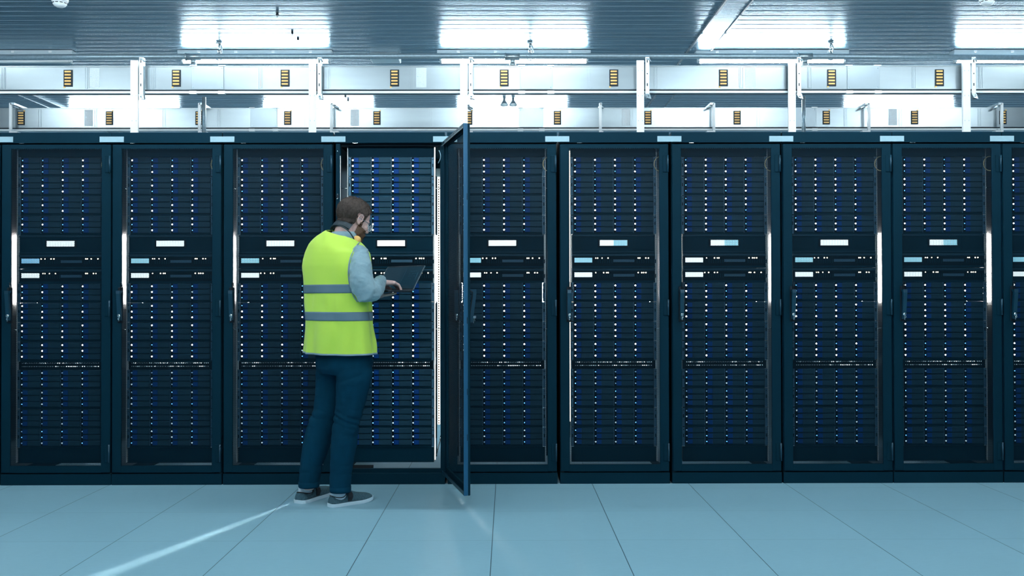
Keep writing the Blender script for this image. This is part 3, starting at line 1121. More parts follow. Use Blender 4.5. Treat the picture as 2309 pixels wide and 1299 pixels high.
for k, (px, py, lb) in enumerate(((625, 28, 'small screw end in the ceiling, nearest of those above the first glowing light'), (659, 71, 'small screw end in the ceiling, upper one of two above the first glowing light'),
                                  (672, 85, 'small screw end in the ceiling, lower one of two above the first glowing light'), (779, 215, 'upper of two tiny screw ends in the ceiling between the trunkings'),
                                  (785, 224, 'lower of two tiny screw ends in the ceiling between the trunkings'))):
    Y = (CEIL - CAM_H) * F_PX / (670.5 - py)
    q = at(px, py, Y)
    o = MB().cyl((q.x, Y, CEIL - .030), (0, 0, 1), .003, .034, 'black_plastic', 6).cyl((q.x, Y, CEIL - .012), (0, 0, 1), .010, .012, 'black_plastic', 8).build('ceiling_screw')
    tag(o, lb, 'screw')
# ------------------------------------------------------------------ the man
mat('skin', (0.66, 0.43, 0.39), 0.5, 0, 0.35, 0.08, 60)
mat('hair', (0.056, 0.040, 0.033), 0.6, 0, 0.25, 0.55, 60, 0.6, (1, 1, .35))
mat('beard_hair', (0.13, 0.072, 0.046), 0.6, 0, 0.3, 0.5, 120, 0.9)
mat('shirt_cloth', (0.24, 0.37, 0.42), 0.85, 0, 0.2, 0.08, 90, 0.25, (1, 1, 1), 0.2)
mat('vest_cloth', (0.55, 0.80, 0.095), 0.8, 0, 0.2, 0.05, 6, 0.2, (1, 1, .3), 0.2)
mat('band_grey', (0.13, 0.21, 0.26), 0.6, 0.1, 0.3, 0.05, 200)
mat('vest_binding', (0.22, 0.32, 0.38), 0.6)
mat('jeans', (0.0015, 0.033, 0.062), 0.9, 0, 0.08, 0.22, 30, 0.3, (1, 1, .5))
mat('sock_cloth', (0.62, 0.72, 0.80), 0.85)
mat('shoe_canvas', (0.050, 0.105, 0.130), 0.85, 0, 0.2, 0.75, 190, 0.5, (1, 1, .3))
mat('shoe_sole', (0.60, 0.76, 0.84), 0.6)
mat('elastic_black', (0.006, 0.010, 0.016), 0.8)
mat('pad_dark', (0.008, 0.022, 0.032), 0.6)
mat('eye_white', (0.8, 0.8, 0.8), 0.2)
mat('laptop_shell', (0.035, 0.045, 0.055), 0.35, 0.5)
mat('laptop_edge', (0.55, 0.62, 0.66), 0.25, 0.9)
mat('laptop_screen', (0.012, 0.045, 0.070), 0.12, 0.0, 0.6)
mat('key_black', (0.01, 0.012, 0.015), 0.5)
emit('screen_faint', (0.10, 0.40, 0.60), 0.16, (0.02, 0.05, 0.07))
emit('screen_body', (0.004, 0.060, 0.110), 0.30, (0.004, 0.012, 0.018))
m, N, L = nt('lens_glass')
p = N['Principled BSDF']; p.inputs['Roughness'].default_value = 0.03; p.inputs['Alpha'].default_value = 0.25
p.inputs['Base Color'].default_value = (.7, .8, .85, 1)

AH = math.radians(50)
FW = V((math.cos(AH), math.sin(AH), 0)); RT = V((math.sin(AH), -math.cos(AH), 0)); UP = V((0, 0, 1))


def sring(c, a, b, n=40, e=2.4, u=None, v=None):
    u = u or RT; v = v or FW
    out = []
    for k in range(n):
        t = 2 * PI * k / n
        ct, st = math.cos(t), math.sin(t)
        out.append(V(c) + u * (a * math.copysign(abs(ct) ** (2 / e), ct)) + v * (b * math.copysign(abs(st) ** (2 / e), st)))
    return out


def limb(mb, pts, mt, n=20, end=True):
    """pts: (point, radius_across, radius_deep) with rings square to the path"""
    P = [V(p[0]) for p in pts]; rings = []; prev = None
    for i, p in enumerate(P):
        t = ((P[min(i + 1, len(P) - 1)] - P[max(i - 1, 0)])).normalized()
        u = t.orthogonal() if prev is None else prev - t * prev.dot(t)
        if prev is None:
            u = RT - t * RT.dot(t)
        u.normalize(); prev = u; v = t.cross(u)
        r1 = pts[i][1]; r2 = pts[i][2] if len(pts[i]) > 2 else r1
        rings.append([p + u * r1 * math.cos(2 * PI * k / n) + v * r2 * math.sin(2 * PI * k / n) for k in range(n)])
    mb.loft(rings, mt)
    mb.ell(P[0], (pts[0][1],) * 3, mt, 14, 8); (mb.ell(P[-1], (pts[-1][1] * .98,) * 3, mt, 14, 8) if end else None)


def remesh(mb, name, voxel, mt, smooth=6, fac=.5, subd=0):
    me = mb.mesh(name + '_tmp')
    o = bpy.data.objects.new(name + '_tmp', me); COL.objects.link(o)
    r = o.modifiers.new('r', 'REMESH'); r.mode = 'VOXEL'; r.voxel_size = voxel
    if smooth:
        s = o.modifiers.new('s', 'SMOOTH'); s.factor = fac; s.iterations = smooth
    dg = bpy.context.evaluated_depsgraph_get()
    out = bpy.data.meshes.new_from_object(o.evaluated_get(dg))
    out.name = name
    bpy.data.objects.remove(o, do_unlink=True); bpy.data.meshes.remove(me)
    out.materials.clear(); out.materials.append(MATS[mt])
    for q in out.polygons:
        q.use_smooth = True; q.material_index = 0
    return out


def wrinkle(me, amp, scale, stretch=(1, 1, 1), seed=0, fn=None):
    nrm = [v.normal.copy() for v in me.vertices]
    for v, n_ in zip(me.vertices, nrm):
        c = v.co
        q = V((c.x * stretch[0], c.y * stretch[1], c.z * stretch[2])) * scale + V((seed, seed * 2, 0))
        a = noise.noise(q) * .65 + noise.noise(q * 2.1) * .35
        k = amp * (fn(c) if fn else 1.0)
        v.co = c + n_ * (a * k)
    me.update()


def child(name, me, parent):
    o = bpy.data.objects.new(name, me); COL.objects.link(o)
    o.parent = parent; o.matrix_parent_inverse = parent.matrix_world.inverted() if False else Matrix.Translation(-parent.location)
    return o


man = empty('person', (-1.0, 5.25, 0))
tag(man, 'man seen from behind in a yellow-green vest, typing on a laptop at the open cabinet', 'person')

# head frame
hy, hp = math.radians(38), math.radians(27)
hf = V((math.cos(hy) * math.cos(hp), math.sin(hy) * math.cos(hp), -math.sin(hp)))
hl = V((-math.sin(hy), math.cos(hy), 0)); hu = hf.cross(hl)
HM = Matrix((hf, hl, hu)).transposed()
HC = at(798, 496, 5.31)
HS = .97


def hp_(x, y, z):
    return HC + HM @ V((x, y, z)) * HS


b = MB()


def hell(c, r, nu=20, nv=12):
    b.ell(hp_(*c), tuple(q * HS for q in r), 'skin', nu, nv, HM)


hell((-.014, 0, .036), (.100, .077, .083), 28, 18)
hell((.030, 0, -.005), (.062, .064, .085), 24, 16)
hell((.034, 0, -.072), (.052, .050, .040))
hell((.066, 0, -.098), (.024, .027, .020))
hell((.068, 0, .022), (.022, .052, .016))
for s in (-1, 1):
    hell((.062, s * .036, -.022), (.028, .024, .022))
    hell((.02, s * .052, -.060), (.030, .014, .034))
    # ear: rim, lobe, tragus
    pts = [hp_(.004 + .016 * math.cos(t) * 1.0 - .006, s * (.079 + .006 * math.sin(t * .5 + .5)), -.002 + .029 * math.sin(t)) for t in [PI * 2 * k / 14 for k in range(14)]]
    b.tube(pts, .0042, 'skin', 8, False, True)
    hell((-.004, s * .074, -.002), (.013, .006, .024))
    hell((.004, s * .077, -.028), (.008, .006, .010))
b.tube([hp_(.086, 0, .016), hp_(.096, 0, -.004), hp_(.108, 0, -.024), hp_(.104, 0, -.034)], [.008, .009, .0125, .008], 'skin', 10)
for s in (-1, 1):
    hell((.098, s * .011, -.030), (.010, .008, .008))
hell((.090, 0, -.052), (.010, .024, .006)); hell((.088, 0, -.062), (.010, .020, .006))
# neck
nb = at(776, 545, 5.27)
b.tube([hp_(-.012, 0, -.02), hp_(-.024, 0, -.075), nb + V((0, 0, .03)), nb - V((0, 0, .05))], [.060, .058, .062, .075], 'skin', 20)
# trunk under the clothes
TR = [(830, 776, .150, .100), (790, 774, .150, .100), (720, 764, .150, .095), (650, 761, .165, .10), (600, 762, .175, .105), (574, 762, .150, .10), (552, 765, .10, .08), (542, 768, .06, .06)]
b.loft([sring(at(cx_, py, 5.25), a_ * 1.0, b_, 32) for py, cx_, a_, b_ in TR], 'skin')
SH_R = at(812, 586, 5.12); EL_R = at(825, 662, 5.05); WR_R = at(854, 637, 5.22)
TC = at(764, 600, 5.25)
SH_L = V((TC.x - .128, TC.y + .108, SH_R.z - .02)); EL_L = V((-1.035, 5.50, 1.150)); WR_L = V((-.815, 5.395, 1.165))
for sh, el, wr in ((SH_R, EL_R, WR_R), (SH_L, EL_L, WR_L)):
    limb(b, [(sh, .038), (sh.lerp(el, .5), .040), (el, .036), (el.lerp(wr, .35), .037), (el.lerp(wr, .8), .028), (wr, .025)], 'skin')


def hand(wr, hdir, side, palm_n, spec, thumb):
    """wr wrist, hdir along the hand, side towards the little finger, palm_n out of the palm (towards what is touched)"""
    hdir = hdir.normalized(); side = (side - hdir * side.dot(hdir)).normalized(); pn = palm_n.normalized()
    rings = []
    for t, hw, th in ((-.012, .024, .019), (.012, .031, .018), (.045, .039, .016), (.080, .042, .014), (.094, .040, .011)):
        rings.append(sring(wr + hdir * t, hw, th, 16, 2.6, side, pn))
    b.loft(rings, 'skin')
    for (off, L_, bend, r_) in spec:
        base = wr + hdir * .086 + side * off
        p1 = base; a0 = bend[0]; d1 = hdir * math.cos(a0) + pn * math.sin(a0)
        p2 = p1 + d1 * L_ * .45; a1 = a0 + bend[1]; d2 = hdir * math.cos(a1) + pn * math.sin(a1)
        p3 = p2 + d2 * L_ * .32; a2 = a1 + bend[2]; d3 = hdir * math.cos(a2) + pn * math.sin(a2)
        p4 = p3 + d3 * L_ * .23
        b.tube([base - hdir * .02, p1, p2, p3, p4], [r_ * 1.0, r_ * 1.05, r_ * .98, r_ * .9, r_ * .78], 'skin', 10)
        b.ell(p4, (r_ * .8,) * 3, 'skin', 10, 6)
    t0, d_a, d_b, lt = thumb
    q0 = wr + hdir * .022 - side * .022
    q1 = q0 + (hdir * d_a[0] - side * d_a[1] + pn * d_a[2]).normalized() * .040
    q2 = q1 + (hdir * d_b[0] - side * d_b[1] + pn * d_b[2]).normalized() * .032
    q3 = q2 + (hdir * d_b[0] - side * d_b[1] * .6 + pn * d_b[2]).normalized() * .024
    b.tube([q0, q1, q2, q3], [.015, .0125, .011, .008], 'skin', 10)
    b.ell(q3, (.0085,) * 3, 'skin', 10, 6)


HD_R = (V((.80, .60, -.02)))
hand(WR_R, HD_R, V((.58, -.80, 0)), V((.05, .0, -1)),
     [(-.030, .074, (.25, .55, .35), .0092), (-.010, .082, (.22, .60, .40), .0094), (.011, .076, (.30, .62, .42), .0090), (.030, .060, (.38, .66, .45), .0080)],
     (0, (.75, .55, .35), (.95, .1, .35), 0))
HD_L = (V((.985, -.03, .10)))
hand(WR_L, HD_L, V((.1, 1.0, .0)), V((-.12, 0, 1)),
     [(-.030, .076, (.02, .05, .05), .0092), (-.010, .084, (.02, .05, .05), .0094), (.011, .078, (.03, .06, .05), .0090), (.031, .062, (.04, .08, .05), .0080)],
     (0, (.7, .7, .1), (.9, .4, .05), 0))
# legs and feet inside the trousers and shoes
RL = [(861, 797, 39), (895, 792, 34), (929, 787, 31), (950, 782, 28.5), (975, 778, 29), (997, 776, 29.5), (1048, 770, 25.5), (1080, 768, 24), (1095, 767, 23.5), (1107, 767.5, 23)]
LL = [(861, 745, 33), (895, 741, 31), (929, 736, 29), (950, 727, 28), (975, 720, 30), (997, 714.5, 30.5), (1048, 702, 25), (1080, 698, 23.5), (1096, 696.5, 22.5)]


def leg_pts(T, Yh, Ya, k=1.0):
    out = []
    for py, cx_, h in T:
        t = (py - 861) / 245.0
        Y = Yh + (Ya - Yh) * t
        out.append((at(cx_, py, Y), h / (F_PX / Y) * k))
    return out


LR_ = leg_pts(RL, 5.17, 5.17); LL_ = leg_pts(LL, 5.34, 5.26)
for T, hx in ((LR_, at(798, 828, 5.19)), (LL_, at(748, 828, 5.32))):
    foot = T[-1][0]
    limb(b, [(hx, .062)] + [(p, r * (.72 if q_ < len(T) - 3 else .58)) for q_, (p, r) in enumerate(T)] + [(V((foot.x, foot.y, .075)), .027)], 'skin', 20, False)
body_me = remesh(b, 'body', .0034, 'skin', 4)
body = child('body', body_me, man)

# hair and beard: shells grown from the head's own surface
HMi = HM.inverted()


def shell(name, keep, off, mt, rough, seed):
    import bmesh
    bm = bmesh.new(); bm.from_mesh(body_me)
    bm.verts.ensure_lookup_table()
    kill = []
    loc = {}
    for v in bm.verts:
        l = HMi @ (v.co - HC) / HS
        loc[v] = l
        if l.length > .16 or keep(l) <= 0:
            kill.append(v)
    for v in kill: loc.pop(v)
    bmesh.ops.delete(bm, geom=kill, context='VERTS')
    bm.normal_update()
    base = {v: v.co.copy() for v in bm.verts}
    for v in bm.verts:
        k = min(1.0, max(0.0, keep(loc[v])))
        q = v.co * rough
        nn = noise.noise(V((q.x, q.y, q.z * .45)) + V((seed, 0, 0))) * .5 + noise.noise(q * 2.7) * .35
        v.co = v.co + v.normal * (off * k * (1 + .55 * nn) + .0006)
    me = bpy.data.meshes.new(name)
    ret = bmesh.ops.duplicate(bm, geom=bm.faces[:])
    bm.normal_update()
    # inner skin of the shell
    for g_ in ret['geom']:
        if isinstance(g_, bmesh.types.BMVert):
            g_.co = g_.co - g_.normal * .004
    for g_ in ret['geom']:
        if isinstance(g_, bmesh.types.BMFace):
            g_.normal_flip()
    bm.to_mesh(me); bm.free()
    me.materials.append(MATS[mt])
    for q in me.polygons: q.use_smooth = True
    return me


def hair_keep(l):
    x, y, z = l
    if abs(y) > .073 and z < .030 and -.025 < x < .022:
        return 0                       # ears stay free
    lim = -.060 + max(0, x + .05) * .55        # nape rises to the ear
    if x > -.015: lim = .022 + (x + .015) * .25
    if x > .035: lim = .042 + (x - .035) * 1.2
    if x > .055 and abs(y) > .030: lim += .02
    if .0 < x < .030 and abs(y) > .055: lim = -.012   # sideburn
    if x > .082: return 0
    return (z - lim) * 90


def beard_keep(l):
    x, y, z = l
    if z > .0 or x < .004: return 0
    if z < -.125: return 0
    top = -.012 if (x < .030 and abs(y) > .05) else -.030 - max(0, (x - .03)) * .12
    if abs(y) < .034 and x > .07: top = -.044
    if abs(y) < .018 and x > .085 and -.066 < z < -.050: return 0
    if x < .02 and z < -.085: return 0
    return (top - z) * 90


child('hair', shell('hair', hair_keep, .011, 'hair', 70, 3), man)
hb = MB()     # short strands that break the outline
rr = random.Random(5)
hme = bpy.data.objects['hair'].data
cnt = len(hme.polygons)
for _ in range(4200):
    q = hme.polygons[rr.randrange(cnt)]
    c = q.center; n_ = q.normal
    if (c - HC).dot(n_) < 0: continue
    l = HMi @ (c - HC) / HS
    flow = HM @ V((-.1 + .8 * (l.x > .02), 0, -.9 if l.z < .08 else -.2))
    d_ = (n_ * .16 + flow * .9 + V((rr.uniform(-.15, .15), rr.uniform(-.15, .15), rr.uniform(-.12, .12)))).normalized()
    s_ = d_.cross(n_).normalized() * .0009
    Ls = rr.uniform(.006, .012)
    p0 = c - n_ * .001; p1 = p0 + d_ * Ls * .6 + n_ * .0008; p2 = p0 + d_ * Ls
    hb.add([p0 - s_, p0 + s_, p0 + n_ * .0009, p1 - s_, p1 + s_, p1 + n_ * .001, p2], [(0, 1, 4, 3), (1, 2, 5, 4), (2, 0, 3, 5), (3, 4, 6), (4, 5, 6), (5, 3, 6)], 'hair', True)
hso = hb.build('hair_strands', man); hso.matrix_parent_inverse = Matrix.Translation(-man.location); hso['kind'] = 'stuff'
child('beard', shell('beard', beard_keep, .012, 'beard_hair', 120, 8), man)
for s in (-1, 1):
    e = MB()
    e.ell(hp_(.0775, s * .032, .000), (.0105,) * 3, 'eye_white', 14, 10)
    e.ell(hp_(.0853, s * .032, -.001), (.0040,) * 3, 'elastic_black', 10, 6)
    child('eye', e.mesh('eye'), man)
gl = empty('glasses', man.location); gl.parent = man; gl.location = (0, 0, 0)


def mchild(name, mb):
    o = mb.build(name, gl); o.matrix_parent_inverse = Matrix.Translation(-man.location)
    return o


g_ = MB()
for s in (-1, 1):
    ringp = [hp_(.108 - .012 * abs(math.cos(t)) * .5, s * .034 + .025 * math.cos(t), .000 + .0205 * math.sin(t)) for t in [2 * PI * k / 20 for k in range(20)]]
    g_.tube(ringp, .0019, 'plastic_white', 6, False, True)
    g_.tube([hp_(.102, s * .059, .002), hp_(.085, s * .070, .004), hp_(.03, s * .079, .004), hp_(-.008, s * .083, .002), hp_(-.022, s * .082, -.018)], .0018, 'chrome', 6)
g_.tube([hp_(.105, -.010, -.001), hp_(.112, 0, .002), hp_(.105, .010, -.001)], .0018, 'chrome', 6)
mchild('glasses_frame', g_)
for s in (-1, 1):
    g2 = MB()
    rp = [hp_(.1045, s * .034 + .023 * math.cos(t), .000 + .0185 * math.sin(t)) for t in [2 * PI * k / 16 for k in range(16)]]
    rq = [p_ + hf * .0012 for p_ in rp]
    g2.loft([rp, rq], 'lens_glass', False)
    mchild('lens', g2)

# shirt: trunk, sleeves, cuffs, collar as one cloth
s = MB()
s.loft([sring(at(cx_, py, 5.25), a_ * 1.06, b_ * 1.08, 32) for py, cx_, a_, b_ in TR[1:]], 'shirt_cloth')
limb(s, [(at(811, 571, 5.14), .049), (at(812, 588, 5.11), .057), (at(812, 605, 5.08), .064), (at(816, 640, 5.055), .066), (at(824, 660, 5.05), .062), (at(838, 658, 5.10), .056), (at(848, 648, 5.15), .048), (at(855, 638.5, 5.20), .039), (at(859, 635, 5.225), .036)], 'shirt_cloth', 24)
limb(s, [(SH_L, .058), (SH_L.lerp(EL_L, .5), .062), (EL_L, .058), (EL_L.lerp(WR_L, .5), .050), (WR_L + (EL_L - WR_L).normalized() * .02, .038)], 'shirt_cloth', 24)
shirt_me = remesh(s, 'shirt', .0060, 'shirt_cloth', 5)
wrinkle(shirt_me, .009, 17, (1, 1, 1.5), 4)
wrinkle(shirt_me, .0035, 42, (1, 1, 1.6), 9)
child('shirt', shirt_me, man)
c = MB()
nkd = (hp_(-.024, 0, -.075) - nb).normalized()
rings = []
for t, rr_, th in ((0, .078, 0), (.020, .074, 0), (.040, .070, 0), (.043, .074, 0), (.024, .081, 0), (.0, .087, 0), (-.008, .083, 0)):
    cc = nb + V((0, 0, .012)) + nkd * t
    rings.append(sring(cc, rr_ * .95, rr_ * 1.0, 28, 2))
c.loft(rings, 'shirt_cloth', True, False, True)
child('shirt_collar', c.mesh('shirt_collar'), man)

# vest
VT = [(797, 766, .236, .150), (760, 765, .229, .147), (715, 764, .222, .142), (670, 762, .216, .140), (630, 760.5, .219, .142), (600, 760, .221, .146), (585, 760.5, .214, .142), (570, 761.5, .200, .135), (556, 764, .176, .126), (547, 766, .150, .112), (539, 767, .122, .098), (532, 767, .094, .086), (526, 768, .070, .074)]
VZ = [(at(cx_, py, 5.25), a_, b_) for py, cx_, a_, b_ in VT]


def vring(z, off=0.0, n=72):
    i = 0
    while i < len(VZ) - 2 and VZ[i + 1][0].z < z: i += 1
    p0, a0, b0 = VZ[i]; p1, a1, b1 = VZ[i + 1]
    t = (z - p0.z) / (p1.z - p0.z)
    c_ = p0.lerp(p1, t); c_.z = z
    aa, bb = a0 + (a1 - a0) * t + off, b0 + (b1 - b0) * t + off
    pts = sring(c_, aa, bb, n, 2.35)
    out = []
    zf_ = (z - VZ[0][0].z) / .6
    tl_ = min(1.0, max(0.0, (z - 1.40) / .10)); tl_ = tl_ * tl_ * (3 - 2 * tl_)
    for k, p_ in enumerate(pts):
        th = 2 * PI * k / n
        d_ = (p_ - c_).normalized()
        # soft vertical folds, stronger towards the hem
        f1 = math.sin(th * 9 + 1.3) * .0060 + max(0, math.sin(th * 5 + z * 3)) ** 4 * .006 + math.sin(th * 17 + z * 4) * .0015
        f2 = noise.noise(V((p_.x * 9, p_.y * 9, z * 2.6))) * .014 + (abs(noise.noise(V((p_.x * 13, p_.y * 13, z * 5 + 3)))) - .2) * .012 + noise.noise(V((p_.x * 22, p_.y * 22, z * 9))) * .004
        out.append(p_ + d_ * (f1 * (1.1 - zf_) + f2) - UP * (.30 * tl_ * (p_ - c_).dot(RT)))
    return out


z0, z1 = VZ[0][0].z, VZ[-1][0].z
zz = [z0 + (z1 - z0) * k / 60 for k in range(61)]
vb = MB()
outer = [vring(z) for z in zz]
inner = [vring(z, -.005) for z in reversed(zz)]
vb.loft(outer + inner, 'vest_cloth', True, False, True)
# shoulder yoke over the right shoulder, ends at the armhole
vest = child('vest', vb.mesh('vest'), man)
bb_ = MB()
for za, zb_ in ((1.1865, 1.2345), (1.034, 1.083)):
    q = MB()
    zs_ = [za + (zb_ - za) * k / 6 for k in range(7)]
    q.loft([vring(z, .0022) for z in zs_] + [vring(z, -.001) for z in reversed(zs_)], 'band_grey', True, False, True)
    ob = q.build('reflective_band', vest)
    ob.matrix_parent_inverse = Matrix.Identity(4)
q = MB(); zs_ = [z0 - .002, z0 + .002, z0 + .0075]
q.loft([vring(z, .002) for z in zs_] + [vring(z, -.006) for z in reversed(zs_)], 'vest_binding', True, False, True)
q.build('hem_binding', vest)
ah = MB()
AP = [(817, 541, 5.125), (808, 549, 5.085), (799, 561, 5.055), (791, 577, 5.035), (786.5, 595, 5.025), (785, 615, 5.02), (786.5, 634, 5.02), (791, 652, 5.02), (797, 668, 5.025), (806, 681, 5.035)]
from mathutils.bvhtree import BVHTree
trees = [BVHTree.FromPolygons([v.co for v in me_.vertices], [tuple(q_.vertices) for q_ in me_.polygons]) for me_ in (vest.data, shirt_me)]
AQ = []
for q_ in range(len(AP) - 1):
    for k_ in range(4):
        AQ.append([AP[q_][j_] + (AP[q_ + 1][j_] - AP[q_][j_]) * k_ / 4 for j_ in range(3)])
AQ.append(AP[-1])
HP = []
for p_ in AQ:
    d_ = (at(*p_) - EYE).normalized()
    best = min((h[3] for h in (t_.ray_cast(EYE, d_) for t_ in trees) if h[0] is not None), default=None)
    if best is not None and best < 6.0:
        HP.append(EYE + d_ * (best - .001))
HP = [HP[0]] + [(HP[k_ - 1] + HP[k_] + HP[k_ + 1]) / 3 for k_ in range(1, len(HP) - 1)] + [HP[-1]]
ah.tube(HP, .0032, 'vest_binding', 8)
ah.build('armhole_binding', vest)

# trousers
t = MB()
t.loft([sring(at(cx_, py, 5.25), a_, b_, 36, 2.2) for py, cx_, a_, b_ in ((775, 771, .182, .122), (797, 775.5, .188, .130), (815, 776.5, .182, .135), (830, 776.5, .172, .135), (842, 776.5, .15, .12))], 'jeans')
limb(t, [(at(797, 822, 5.19), .100, .098), (at(799, 842, 5.175), .099, .098)] + [(p, r) for p, r in LR_], 'jeans', 28, False)
limb(t, [(at(750, 822, 5.32), .092, .098), (at(748, 842, 5.33), .086, .092)] + [(p, r) for p, r in LL_], 'jeans', 28, False)
tr_me = remesh(t, 'trousers', .0065, 'jeans', 4)


def creases(me):
    """sharp cloth folds: behind the knees, below the seat, above the cuffs"""
    nrm = [v.normal.copy() for v in me.vertices]
    for v, n_ in zip(me.vertices, nrm):
        c = v.co
        d_ = 0
        wob = noise.noise(c * 7) * .05
        for z0_, wd, amp, fr, sl in ((.47, .07, .0105, 24, .35), (.74, .10, .0085, 15, -.6), (.20, .06, .006, 20, .3), (.34, .12, .004, 11, .7)):
            g = math.exp(-((c.z - z0_) / wd) ** 2)
            u = (c.z + sl * (c.x + 1.0) * .6 + wob) * fr
            d_ += amp * g * (abs(math.sin(u * PI)) ** .6 - .55) * (.5 + noise.noise(c * 13 + V((5, 0, 0))) * 1.1)
        v.co = c + n_ * d_
    me.update()


def kz(c):
    k = abs(c.z - .47) < .14
    h = c.z > .68
    a = c.z < .22
    return 1.6 if k else (1.2 if h else (1.1 if a else .5))


wrinkle(tr_me, .0045, 11, (1, 1, 1.6), 6, kz)
creases(tr_me)
trz = child('trousers', tr_me, man)
for T in (LR_, LL_):
    p, r = T[-1]
    q = MB()
    rg = []
    for dz, k in ((-.004, .94), (-.006, 1.00), (.002, 1.045), (.026, 1.045), (.028, .98), (0, .92)):
        rg.append(sring(p + V((0, 0, dz)), r * k, r * k, 28, 2))
    q.loft(rg, 'jeans', True, False, True)
    q.build('turned_cuff', trz)


# shoes
def shoe(heel, toe, lab):
    d_ = (toe - heel); Ls = d_.length; d_.normalize(); sd = V((-d_.y, d_.x, 0))
    k = Ls / .285
    r = empty('shoe', (0, 0, 0)); r.parent = man; r.matrix_parent_inverse = Matrix.Translation(-man.location)

    def P(x, y, z):
        return heel + d_ * x * k + sd * y * k + V((0, 0, z))
    st = [(.000, .020, .040), (.004, .028, .054), (.012, .033, .062), (.035, .0375, .056), (.07, .0375, .050), (.092, .0385, .052), (.108, .040, .086), (.125, .042, .080), (.15, .045, .069), (.18, .048, .060), (.21, .0475, .054), (.24, .043, .049), (.262, .034, .042), (.275, .022, .034), (.280, .008, .022)]
    n = 20
    rings = []
    for x, w_, h in st:
        rings.append([P(x, w_ * math.copysign(abs(math.cos(a)) ** .8, math.cos(a)), .014 + (h - .014) * math.copysign(abs(math.sin(a)) ** .8, math.sin(a)) if math.sin(a) > 0 else .012) for a in [2 * PI * q / n for q in range(n)]])
    u = MB(); u.loft(rings, 'shoe_canvas'); u.build('upper', r)
    so = MB(); rg = []
    for x, w_ in ((-.007, .010), (-.004, .024), (.006, .034), (.035, .041), (.07, .041), (.11, .043), (.15, .048), (.19, .052), (.22, .050), (.25, .042), (.272, .028), (.286, .012), (.289, .004)):
        lift = .0 if x < .2 else (x - .2) * .09
        rg.append([P(x, -w_, lift + .0005), P(x, w_, lift + .0005), P(x, w_ + .0008, lift + .010), P(x, w_, lift + .019), P(x, -w_, lift + .019), P(x, -w_ - .0008, lift + .010)])
    so.loft(rg, 'shoe_sole', False); so.build('sole', r)
    e_ = MB()
    for s_ in (-1, 1):
        e_.loft([[P(.094, s_ * .038, .024), P(.118, s_ * .0425, .024), P(.118, s_ * .040, .024), P(.094, s_ * .036, .024)],
                 [P(.098, s_ * .0405, .045), P(.128, s_ * .0440, .045), P(.126, s_ * .040, .045), P(.098, s_ * .036, .045)],
                 [P(.100, s_ * .036, .064), P(.128, s_ * .0375, .066), P(.126, s_ * .030, .066), P(.100, s_ * .030, .064)],
                 [P(.103, s_ * .016, .088), P(.118, s_ * .018, .086), P(.118, s_ * .014, .082), P(.103, s_ * .012, .084)]], 'elastic_black', False)
    lp_ = []
    for q in range(20):
        a = 2 * PI * q / 20
        x = .054 + .050 * math.cos(a)
        lp_.append(P(x, .0355 * math.sin(a), .050 + (.030 * max(0, math.cos(a)) ** 3) + .012 * max(0, -math.cos(a)) ** 2))
    e_.tube(lp_, .0028, 'elastic_black', 6, False, True)
    e_.build('elastic_gore', r)
    sk = MB()
    sk.loft([sring(P(.055, 0, z), a_, b_, 20, 2, sd, d_) for z, a_, b_ in ((.030, .031, .047), (.050, .0335, .048), (.066, .036, .045), (.085, .037, .042), (.110, .036, .039))], 'sock_cloth')
    sko = sk.build('sock', r)
    r['label'] = lab


def ground(px, py):
    d = fwd + rgt * ((px - CX) / F_PX) + upv * ((CY - py) / F_PX)
    q = EYE + d * (-CAM_H / d.z)
    return q


shoe(ground(744, 1143.5), ground(839, 1127), 'grey canvas slip-on shoe nearer the camera')
shoe(ground(674, 1135.5), ground(746, 1110), 'grey canvas slip-on shoe farther from the camera')

# ear muffs worn round the neck
em = empty('neck_muffs', (0, 0, 0)); em.parent = man; em.matrix_parent_inverse = Matrix.Translation(-man.location)
pd = MB()
cN = at(779, 526, 5.285)
nrm_ = (at(797, 503, 5.33) - at(770, 536, 5.25)).normalized()
ux = (RT - nrm_ * RT.dot(nrm_)).normalized(); vx = nrm_.cross(ux)
rings = []
for k in range(13):
    a = math.radians(238 + k * 7.2)
    d_ = (ux * math.cos(a) + vx * math.sin(a)) if True else 0
    d_ = (RT * math.cos(a) + FW * math.sin(a)); d_ = (d_ - nrm_ * d_.dot(nrm_)).normalized()
    p_ = cN + d_ * .074
    hgt = .021
    rings.append([p_ - nrm_ * hgt - d_ * .004, p_ - nrm_ * hgt + d_ * .009, p_ - nrm_ * hgt * .5 + d_ * .013, p_ + nrm_ * hgt * .5 + d_ * .013, p_ + nrm_ * hgt + d_ * .009, p_ + nrm_ * hgt - d_ * .004])
pd.loft(rings, 'pad_dark', False)
pd.build('neck_pad', em)
bd = MB()
bp_ = []
for k in range(15):
    a = math.radians(180 + 20 + k * 13.5)
    d_ = (RT * math.cos(a) + FW * math.sin(a)); d_ = (d_ - nrm_ * d_.dot(nrm_)).normalized()
    bp_.append(cN - nrm_ * (.016 + .0022 * k) + d_ * (.082 + .0006 * k))
bp_.append(at(799, 541, 5.22))
bd.tube(bp_, .0035, 'pad_dark', 8)
bd.build('head_band', em)
cu = MB()
cc = at(804, 541, 5.235)
cu.ell(cc, (.026, .020, .024), 'amber', 18, 12).tube([cc + V((-.012, 0, .012)), cc + V((-.030, 0, .004))], [.018, .018], 'pad_dark', 14)
cu.build('ear_cup', em)

# laptop
HGC = V((-.648, 5.42, 1.205)); HD = V((.68, -.733, 0)).normalized(); LF = V((.733, .68, 0)).normalized()
lap = empty('laptop', tuple(HGC))
tag(lap, 'open laptop held by the man, dark screen towards him', 'laptop')


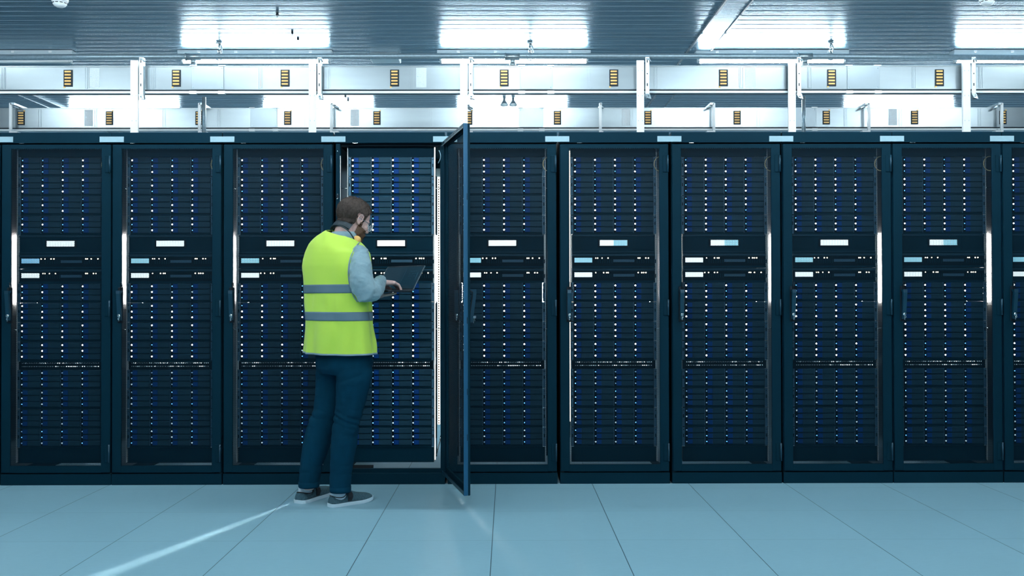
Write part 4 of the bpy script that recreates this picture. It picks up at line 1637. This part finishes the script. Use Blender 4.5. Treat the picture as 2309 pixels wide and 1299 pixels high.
def lp(name, mb, parent=None):
    o = mb.build(name, parent or lap)
    o.matrix_parent_inverse = Matrix.Translation(-HGC) if (parent is None) else Matrix.Identity(4)
    return o


def slab(mb, o, ax, ay, az, x0, x1, y0, y1, z0, z1, mt, bev=0):
    q = MB(); q.box(x0, x1, y0, y1, z0, z1, mt, bev)
    mb.add([o + ax * p_[0] + ay * p_[1] + az * p_[2] for p_ in q.v], q.f, mt)


ba = MB()
slab(ba, HGC, HD, -LF, UP, -.210, .155, 0, .170, -.012, 0, 'laptop_shell', .003)
slab(ba, HGC, HD, -LF, UP, -.210, .155, 0, .171, -.0035, -.0025, 'laptop_edge')
base_o = lp('base', ba)
kb = MB()
for i in range(14):
    for j in range(5):
        x = -.165 + i * .0194
        slab(kb, HGC, HD, -LF, UP, x, x + .016, .025 + j * .018, .040 + j * .018, 0, .0012, 'key_black')
lp('keyboard', kb, base_o)
tl = V((LF.x, LF.y, 0)) * .088 + UP * .1425
SL = tl.length; su = tl.normalized(); sn = HD.cross(su).normalized()   # screen plane
if sn.dot(LF) > 0: sn = -sn      # towards the man
sc_ = MB()
slab(sc_, HGC, HD, su, sn, -.210, .155, .002, SL, -.006, -.001, 'laptop_shell')
for xx in (-.211, .1545):
    slab(sc_, HGC, HD, su, sn, xx, xx + .0015, .002, SL, -.006, .0005, 'laptop_edge')
slab(sc_, HGC, HD, su, sn, -.210, .155, SL - .0012, SL + .0004, -.006, .0005, 'laptop_edge')
slab(sc_, HGC, HD, su, sn, -.210, .155, .0, .0016, -.006, .0012, 'laptop_edge')
lid = lp('lid', sc_)
sp_ = MB()
slab(sp_, HGC, HD, su, sn, -.205, .150, .010, SL - .005, -.001, 0, 'screen_body')
slab(sp_, HGC, HD, su, sn, -.205, .150, .010, .030, 0, .0001, 'laptop_screen')
rr = random.Random(2)
for q in range(9):
    x = .045 + (q % 3) * .026; y = SL * .78 - (q // 3) * .018
    slab(sp_, HGC, HD, su, sn, x, x + rr.uniform(.008, .020), y, y + .0012, 0, .0004, 'screen_faint')
for q in range(6):
    slab(sp_, HGC, HD, su, sn, .02 + q * .012, .023 + q * .012, SL * .45, SL * .45 + .002, 0, .0004, 'screen_faint')
slab(sp_, HGC, HD, su, sn, .125, .127, SL * .42, SL * .72, 0, .0004, 'screen_faint')
slab(sp_, HGC, HD, su, sn, .0, .0008, .02, SL * .9, 0, .0003, 'screen_faint')
lp('display', sp_, lid)
